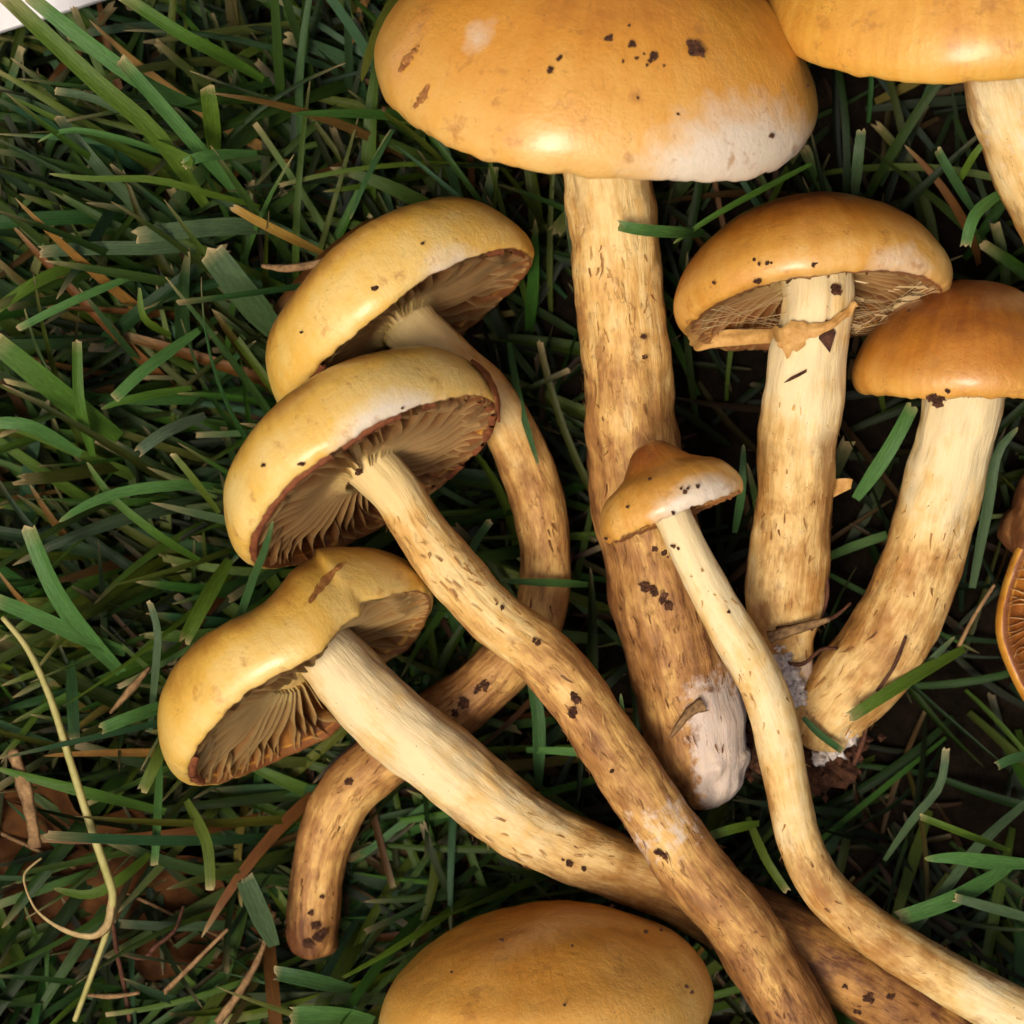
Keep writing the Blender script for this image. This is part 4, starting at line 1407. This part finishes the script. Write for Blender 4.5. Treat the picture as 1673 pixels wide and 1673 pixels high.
g0, g1, g2, g3, g4, g5 = GREENS
BR = (0.068, 0.165, 0.038)
DULL = (0.060, 0.100, 0.042)
YEL = (0.34, 0.20, 0.04)
hand = [
    ([(5, -10, 330), (150, 128, 300), (255, 220, 250), (335, 335, 160)], 30, g2, 1),
    ([(45, -10, 340), (150, 75, 320), (245, 142, 280), (335, 178, 190)], 27, BR, 1),
    ([(195, -10, 330), (300, 58, 300), (365, 92, 240), (430, 130, 160)], 22, g0, 1),
    ([(195, 97, 330), (262, 172, 300), (332, 252, 250), (395, 325, 150)], 24, BR, 1),
    ([(88, 148, 280), (150, 160, 270), (222, 195, 240), (300, 252, 160)], 14, DULL, 1),
    ([(338, 145, 270), (345, 190, 240), (352, 260, 140)], 28, g2, 1),
    ([(62, 232, 300), (115, 213, 300), (200, 228, 270), (305, 262, 190)], 11, BR, 0),
    ([(80, 284, 300), (150, 292, 290), (250, 293, 260), (335, 315, 220), (425, 338, 150)], 12, g2, 0),
    ([(380, 337, 290), (420, 360, 270), (472, 387, 230), (530, 415, 150)], 16, YEL, 1),
    ([(220, 385, 280), (300, 376, 265), (380, 370, 235), (455, 374, 170)], 30, DULL, 1),
    ([(65, 412, 260), (150, 406, 255), (250, 405, 235), (350, 400, 180)], 24, DULL, 1),
    ([(345, 412, 280), (398, 480, 250), (455, 548, 180)], 48, (0.05, .092, .032), 1),
    ([(95, 190, 260), (150, 260, 250), (242, 362, 170)], 20, DULL, 1),
    ([(-10, 510, 280), (60, 462, 265), (140, 425, 200)], 22, g2, 1),
    ([(30, 537, 270), (120, 492, 260), (232, 445, 200)], 14, BR, 1),
    ([(228, 470, 300), (236, 520, 285), (278, 548, 220)], 12, g2, 0),
    ([(186, 652, 310), (240, 602, 290), (325, 540, 220)], 20, BR, 1),
    ([(572, 358, 320), (600, 290, 300), (642, 212, 240)], 9, g3, 0),
    ([(48, 858, 340), (85, 950, 320), (130, 1022, 270), (198, 1098, 170)], 34, BR, 1),
    ([(-15, 975, 330), (60, 1006, 300), (140, 1042, 250), (205, 1065, 180)], 28, BR, 1),
    ([(96, 853, 330), (140, 826, 320), (200, 804, 300), (285, 793, 270), (362, 796, 190)], 19, BR, 0),
    ([(142, 755, 280), (185, 815, 275), (262, 877, 250), (325, 915, 180)], 14, g0, 0),
    ([(225, 738, 290), (270, 706, 270), (335, 678, 200)], 20, (0.08, .12, .07), 1),
    ([(283, 742, 300), (320, 787, 280), (358, 838, 200)], 12, g5, 1),
    ([(300, 1046, 270), (330, 990, 250), (375, 915, 180)], 26, g2, 1),
    ([(165, 668, 260), (222, 650, 255), (312, 634, 200)], 14, g0, 0),
    ([(-10, 690, 280), (50, 696, 270), (132, 742, 200)], 22, BR, 1),
    ([(245, 983, 290), (258, 1030, 280), (255, 1090, 255), (245, 1195, 170)], 14, DULL, 1),
    ([(125, 555, 280), (130, 660, 255), (152, 745, 180)], 18, g0, 1),
    ([(-10, 555, 300), (60, 612, 270), (125, 665, 220), (195, 715, 160)], 40, g0, 1),
    ([(164, 1192, 290), (220, 1170, 275), (300, 1142, 200)], 22, BR, 1),
    ([(-15, 1252, 240), (70, 1275, 235), (150, 1296, 220), (270, 1326, 160)], 20, g0, 0),
    ([(88, 1452, 220), (145, 1462, 225), (195, 1438, 215), (245, 1395, 170)], 18, g2, 0),
    ([(233, 1292, 270), (252, 1252, 265), (268, 1212, 230)], 22, g5, 1),
    ([(252, 1412, 260), (257, 1340, 240), (262, 1232, 170)], 14, BR, 1),
    ([(122, 1208, 260), (119, 1150, 245), (116, 1080, 180)], 20, g3, 1),
    ([(345, 1450, 260), (338, 1375, 245), (305, 1308, 200)], 20, g5, 1),
    ([(450, 1590, 280), (502, 1600, 270), (575, 1616, 200)], 26, g3, 1),
    ([(475, 1660, 290), (540, 1660, 270), (610, 1668, 200)], 32, BR, 1),
    ([(398, 1432, 270), (418, 1478, 250), (448, 1545, 190)], 34, DULL, 1),
    ([(1510, 1402, 320), (1560, 1400, 318), (1610, 1406, 300), (1690, 1412, 250)], 26, BR, 0),
    ([(1503, 1334, 290), (1570, 1360, 280), (1650, 1390, 220)], 12, g2, 1),
    ([(1628, 1252, 280), (1660, 1238, 270), (1720, 1228, 220)], 16, g3, 1),
    ([(1546, 1222, 250), (1535, 1285, 235), (1490, 1340, 200), (1445, 1405, 140)], 14, DULL, 1),
    ([(1663, 698, 280), (1628, 742, 275), (1612, 830, 240), (1588, 960, 160)], 20, DULL, 0),
    ([(1492, 660, 220), (1450, 738, 210), (1398, 815, 160)], 26, BR, 1),
    ([(1285, 1456, 250), (1250, 1402, 240), (1222, 1335, 190)], 15, g5, 1),
    ([(1160, 1366, 250), (1198, 1354, 245), (1240, 1345, 200)], 16, g2, 1),
    ([(1578, 402, 270), (1594, 350, 275), (1640, 312, 220)], 20, BR, 1),
    ([(1530, 244, 260), (1556, 290, 240), (1590, 345, 170)], 17, g3, 1),
    ([(1622, 220, 265), (1592, 252, 250), (1562, 305, 190)], 12, g2, 0),
    ([(1408, 212, 230), (1402, 260, 220), (1395, 330, 150)], 18, DULL, 1),
    ([(1498, 1560, 270), (1540, 1602, 255), (1598, 1645, 190)], 26, g3, 1),
    ([(1470, 1500, 240), (1560, 1468, 225), (1650, 1415, 170)], 28, BR, 1),
    ([(1560, 1465, 230), (1620, 1482, 225), (1700, 1505, 190)], 18, DULL, 1),
    ([(1445, 1580, 200), (1540, 1460, 200), (1600, 1380, 170), (1690, 1300, 130)], 18, DULL, 0),
    ([(1215, 726, 250), (1212, 800, 235), (1200, 870, 160)], 14, g3, 0),
    ([(1100, 398, 230), (1180, 345, 235), (1325, 268, 200)], 10, g0, 0),
    ([(1560, 1040, 200), (1480, 1120, 195), (1400, 1200, 150)], 14, DULL, 0),
    ([(1400, 1170, 210), (1290, 1500, 120)], 12, DULL, 0),
    ([(880, 760, 220), (850, 660, 200), (832, 560, 140)], 12, g3, 0),
    ([(800, 850, 210), (770, 900, 190), (745, 990, 130)], 15, g3, 1),
    ([(870, 1115, 190), (880, 1185, 170), (880, 1280, 120)], 22, g3, 1),
    ([(1010, 1250, 200), (960, 1230, 190), (860, 1225, 140)], 14, BR, 0),
    ([(300, 268, 300), (335, 255, 290), (420, 250, 200)], 18, BR, 1),
    ([(305, 275, 305), (308, 262, 300), (280, 248, 280), (235, 225, 220)], 18, g2, 1),
]
n_child = 0
for k, (pts, w, col, cut) in enumerate(hand):
    if k == 59: continue
    hand_blade(pts, w, col, bool(cut), TIP if cut else (0.30, 0.26, 0.10), seed=k, parent=turf, twist=random.uniform(-.5, .5), fold=random.uniform(.1, .4))
    n_child += 1

# blades that lie on mushrooms: things of their own
for k, (pts, w, col, cut, lab) in enumerate([
        ([(446, 850, 640), (432, 900, 600), (412, 950, 500), (385, 1030, 300), (370, 1070, 180)], 15, g3, 0, 'narrow green blade crossing the dark gills of the cream cap'),
        ([(1008, 368, 345), (1050, 376, 342), (1110, 380, 290), (1150, 382, 190)], 20, BR, 1, 'short cut blade tip lying across the thick stem below the largest cap'),
        ([(1014, 1133, 290), (1020, 1180, 285), (1045, 1245, 262), (1085, 1290, 230), (1140, 1315, 160)], 13, BR, 0, 'curved green blade hugging the torn base of the largest mushroom'),
        ([(1388, 1172, 270), (1450, 1132, 262), (1510, 1095, 220), (1575, 1060, 150)], 22, g2, 1, 'straight green blade lying over the root of the bent mushroom'),
        ([(818, 948, 225), (868, 951, 222), (925, 953, 190), (960, 955, 130)], 13, BR, 0, 'small green blade tip lying across the hooked stem'),
        ([(1376, 1212 + 15, 215), (1340, 1200, 235), (1312, 1172, 240)], 12, g3, 1, 'short dark blade scrap on the soil clump'),
        ([(1225, 950, 180), (1290, 1000, 150), (1200, 900, 120)], 12, g3, 0, 'x')]):
    if lab == 'x': continue
    o = hand_blade(pts, w, col, bool(cut), TIP if cut else (0.30, 0.26, 0.10), seed=200 + k, name='loose_grass')
    tag(o, lab, 'grass blade', kind='thing')


def random_blades(n, region, dens, params, keep_big=0):
    """returns list of (V,c,bp,area)"""
    out = []
    tries = 0
    rnd = random.Random(params['seed'])
    while len(out) < n and tries < n * 6:
        tries += 1
        px = rnd.uniform(*region[0]); py = rnd.uniform(*region[1])
        if rnd.random() > dens(px, py): continue
        p0 = P(px, py, 0)
        L = rnd.uniform(*params['len'])
        w = rnd.triangular(*params['w'])
        # lean: drift outward to the upper left, with strong scatter
        base = params['dir'](px, py)
        az = base + rnd.gauss(0, params['spread'])
        el = math.radians(rnd.uniform(*params['el']))
        droop = rnd.uniform(*params['droop'])
        turn = rnd.gauss(0, .35)
        s = SROW
        els = el - droop * s ** 1.3
        azs = az + turn * s
        st = L * np.diff(s, prepend=0)[:, None]
        d = np.stack([np.cos(els) * np.cos(azs), np.cos(els) * np.sin(azs), np.sin(els)], 1) * st
        rel = np.concatenate([[[0, 0, 0]], np.cumsum(d[1:], 0)])
        straw = rnd.random() < params['straw']
        ok = None
        for zf in (1.0, .72, .5, .32, .18):
            sp = np.array(p0) + rel * np.array([1, 1, zf])
            sp[:, 2] = np.maximum(sp[:, 2], -5 + 18 * s)
            fl = floor_at(sp[:, 0], sp[:, 1])
            if (sp[:, 2] < fl - 6).all():
                ok = sp; break
        if ok is None: continue
        if straw:
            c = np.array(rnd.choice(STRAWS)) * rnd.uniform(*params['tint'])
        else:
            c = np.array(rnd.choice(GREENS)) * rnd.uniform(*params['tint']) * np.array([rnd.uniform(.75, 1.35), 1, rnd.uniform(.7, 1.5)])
        cut = rnd.random() < .30
        tip = np.array(TIP) * rnd.uniform(.6, 1.1) * (.25 + .75 * params['tint'][1]) if rnd.random() < .85 else None
        a = blade_arrays(ok, w, rnd.uniform(.05, .45), cut, rnd.uniform(.2, .9), rnd.gauss(0, .7), c, rnd, tip)
        inframe = 0 < px < 1673 and 0 < py < 1673
        out.append((a, w * L * (1 if inframe else 0) * (0.4 + max(0, ok[-1][2]) / 200)))
    return out


def dir_field(px, py):
    # away from the middle of the pile, turned toward the upper left
    dx, dy = (px - 950) / 900, -(py - 900) / 900
    vx = dx * 1.0 - .55 + .5 * nz((px, py, 0), .004, 2); vy = dy * 1.0 + .25 + .5 * nz((px, py, 0), .004, 7)
    return math.atan2(vy, vx)


def hole(px, py):
    return math.exp(-(((px - 330) / 130) ** 2 + ((py - 1560) / 95) ** 2)) + .80 * math.exp(-(((px - 130) / 200) ** 2 + ((py - 1430) / 90) ** 2))


def right_side(px, py):
    k = 1 / (1 + math.exp(-(px - 900) / 70))
    return k * (1 - .55 / (1 + math.exp(-(py - 1290) / 60)))


def dens_main(px, py):
    return (1 - .88 * right_side(px, py)) * (1 - .93 * min(1, hole(px, py)))


def dens_low(px, py):
    return (1 - .80 * right_side(px, py)) * (1 - .85 * min(1, hole(px, py)))


def dens_side(px, py):
    return 0.0 if (-60 < px < 1733 and -60 < py < 1733) else 1.0


IN = ((-60, 1733), (-60, 1733))
lists = []
lists += random_blades(1500, IN, dens_main,
                       dict(seed=1, len=(220, 520), w=(7, 30, 11), dir=dir_field, spread=.75, el=(22, 66), droop=(.4, 1.5), straw=.04, tint=(.28, .95)))
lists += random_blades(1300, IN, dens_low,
                       dict(seed=4, len=(170, 400), w=(6, 22, 10), dir=dir_field, spread=1.1, el=(14, 45), droop=(.2, .9), straw=.10, tint=(.08, .32)))  # low blades: shade between blades painted in as a much darker tint
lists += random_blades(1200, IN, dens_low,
                       dict(seed=2, len=(120, 300), w=(6, 18, 10), dir=dir_field, spread=2.2, el=(2, 22), droop=(.0, .5), straw=.45, tint=(.05, .20)))  # decayed thatch, its tint also darkened to paint the shade in the gaps
lists += random_blades(3600, ((-1100, 2800), (-1100, 2800)), dens_side,
                       dict(seed=3, len=(200, 440), w=(12, 42, 20), dir=dir_field, spread=.9, el=(22, 66), droop=(.3, 1.3), straw=.14, tint=(.35, .9)))
lists.sort(key=lambda q: -q[1])
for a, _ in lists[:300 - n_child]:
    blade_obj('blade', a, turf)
rest = lists[300 - n_child:]
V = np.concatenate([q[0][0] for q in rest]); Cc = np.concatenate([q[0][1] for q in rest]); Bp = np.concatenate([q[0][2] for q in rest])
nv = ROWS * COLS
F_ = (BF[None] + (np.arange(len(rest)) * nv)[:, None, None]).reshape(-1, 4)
me = bpy.data.meshes.new('blade_mass')
me.vertices.add(len(V)); me.vertices.foreach_set('co', (V * K).astype(np.float32).ravel())
me.loops.add(F_.size); me.loops.foreach_set('vertex_index', F_.astype(np.int32).ravel())
me.polygons.add(len(F_)); me.polygons.foreach_set('loop_start', np.arange(0, F_.size, 4, dtype=np.int32))
me.polygons.foreach_set('use_smooth', np.ones(len(F_), dtype=bool))
at = me.attributes.new('col', 'FLOAT_COLOR', 'POINT'); at.data.foreach_set('color', np.concatenate([Cc, np.ones((len(Cc), 1))], 1).astype(np.float32).ravel())
at = me.attributes.new('bp', 'FLOAT_VECTOR', 'POINT'); at.data.foreach_set('vector', Bp.astype(np.float32).ravel())
me.update(); me.validate()
me.materials.append(MAT_BLADE)
mo = bpy.data.objects.new('blade_mass', me)
link(mo, turf)
mo['kind'] = 'stuff'
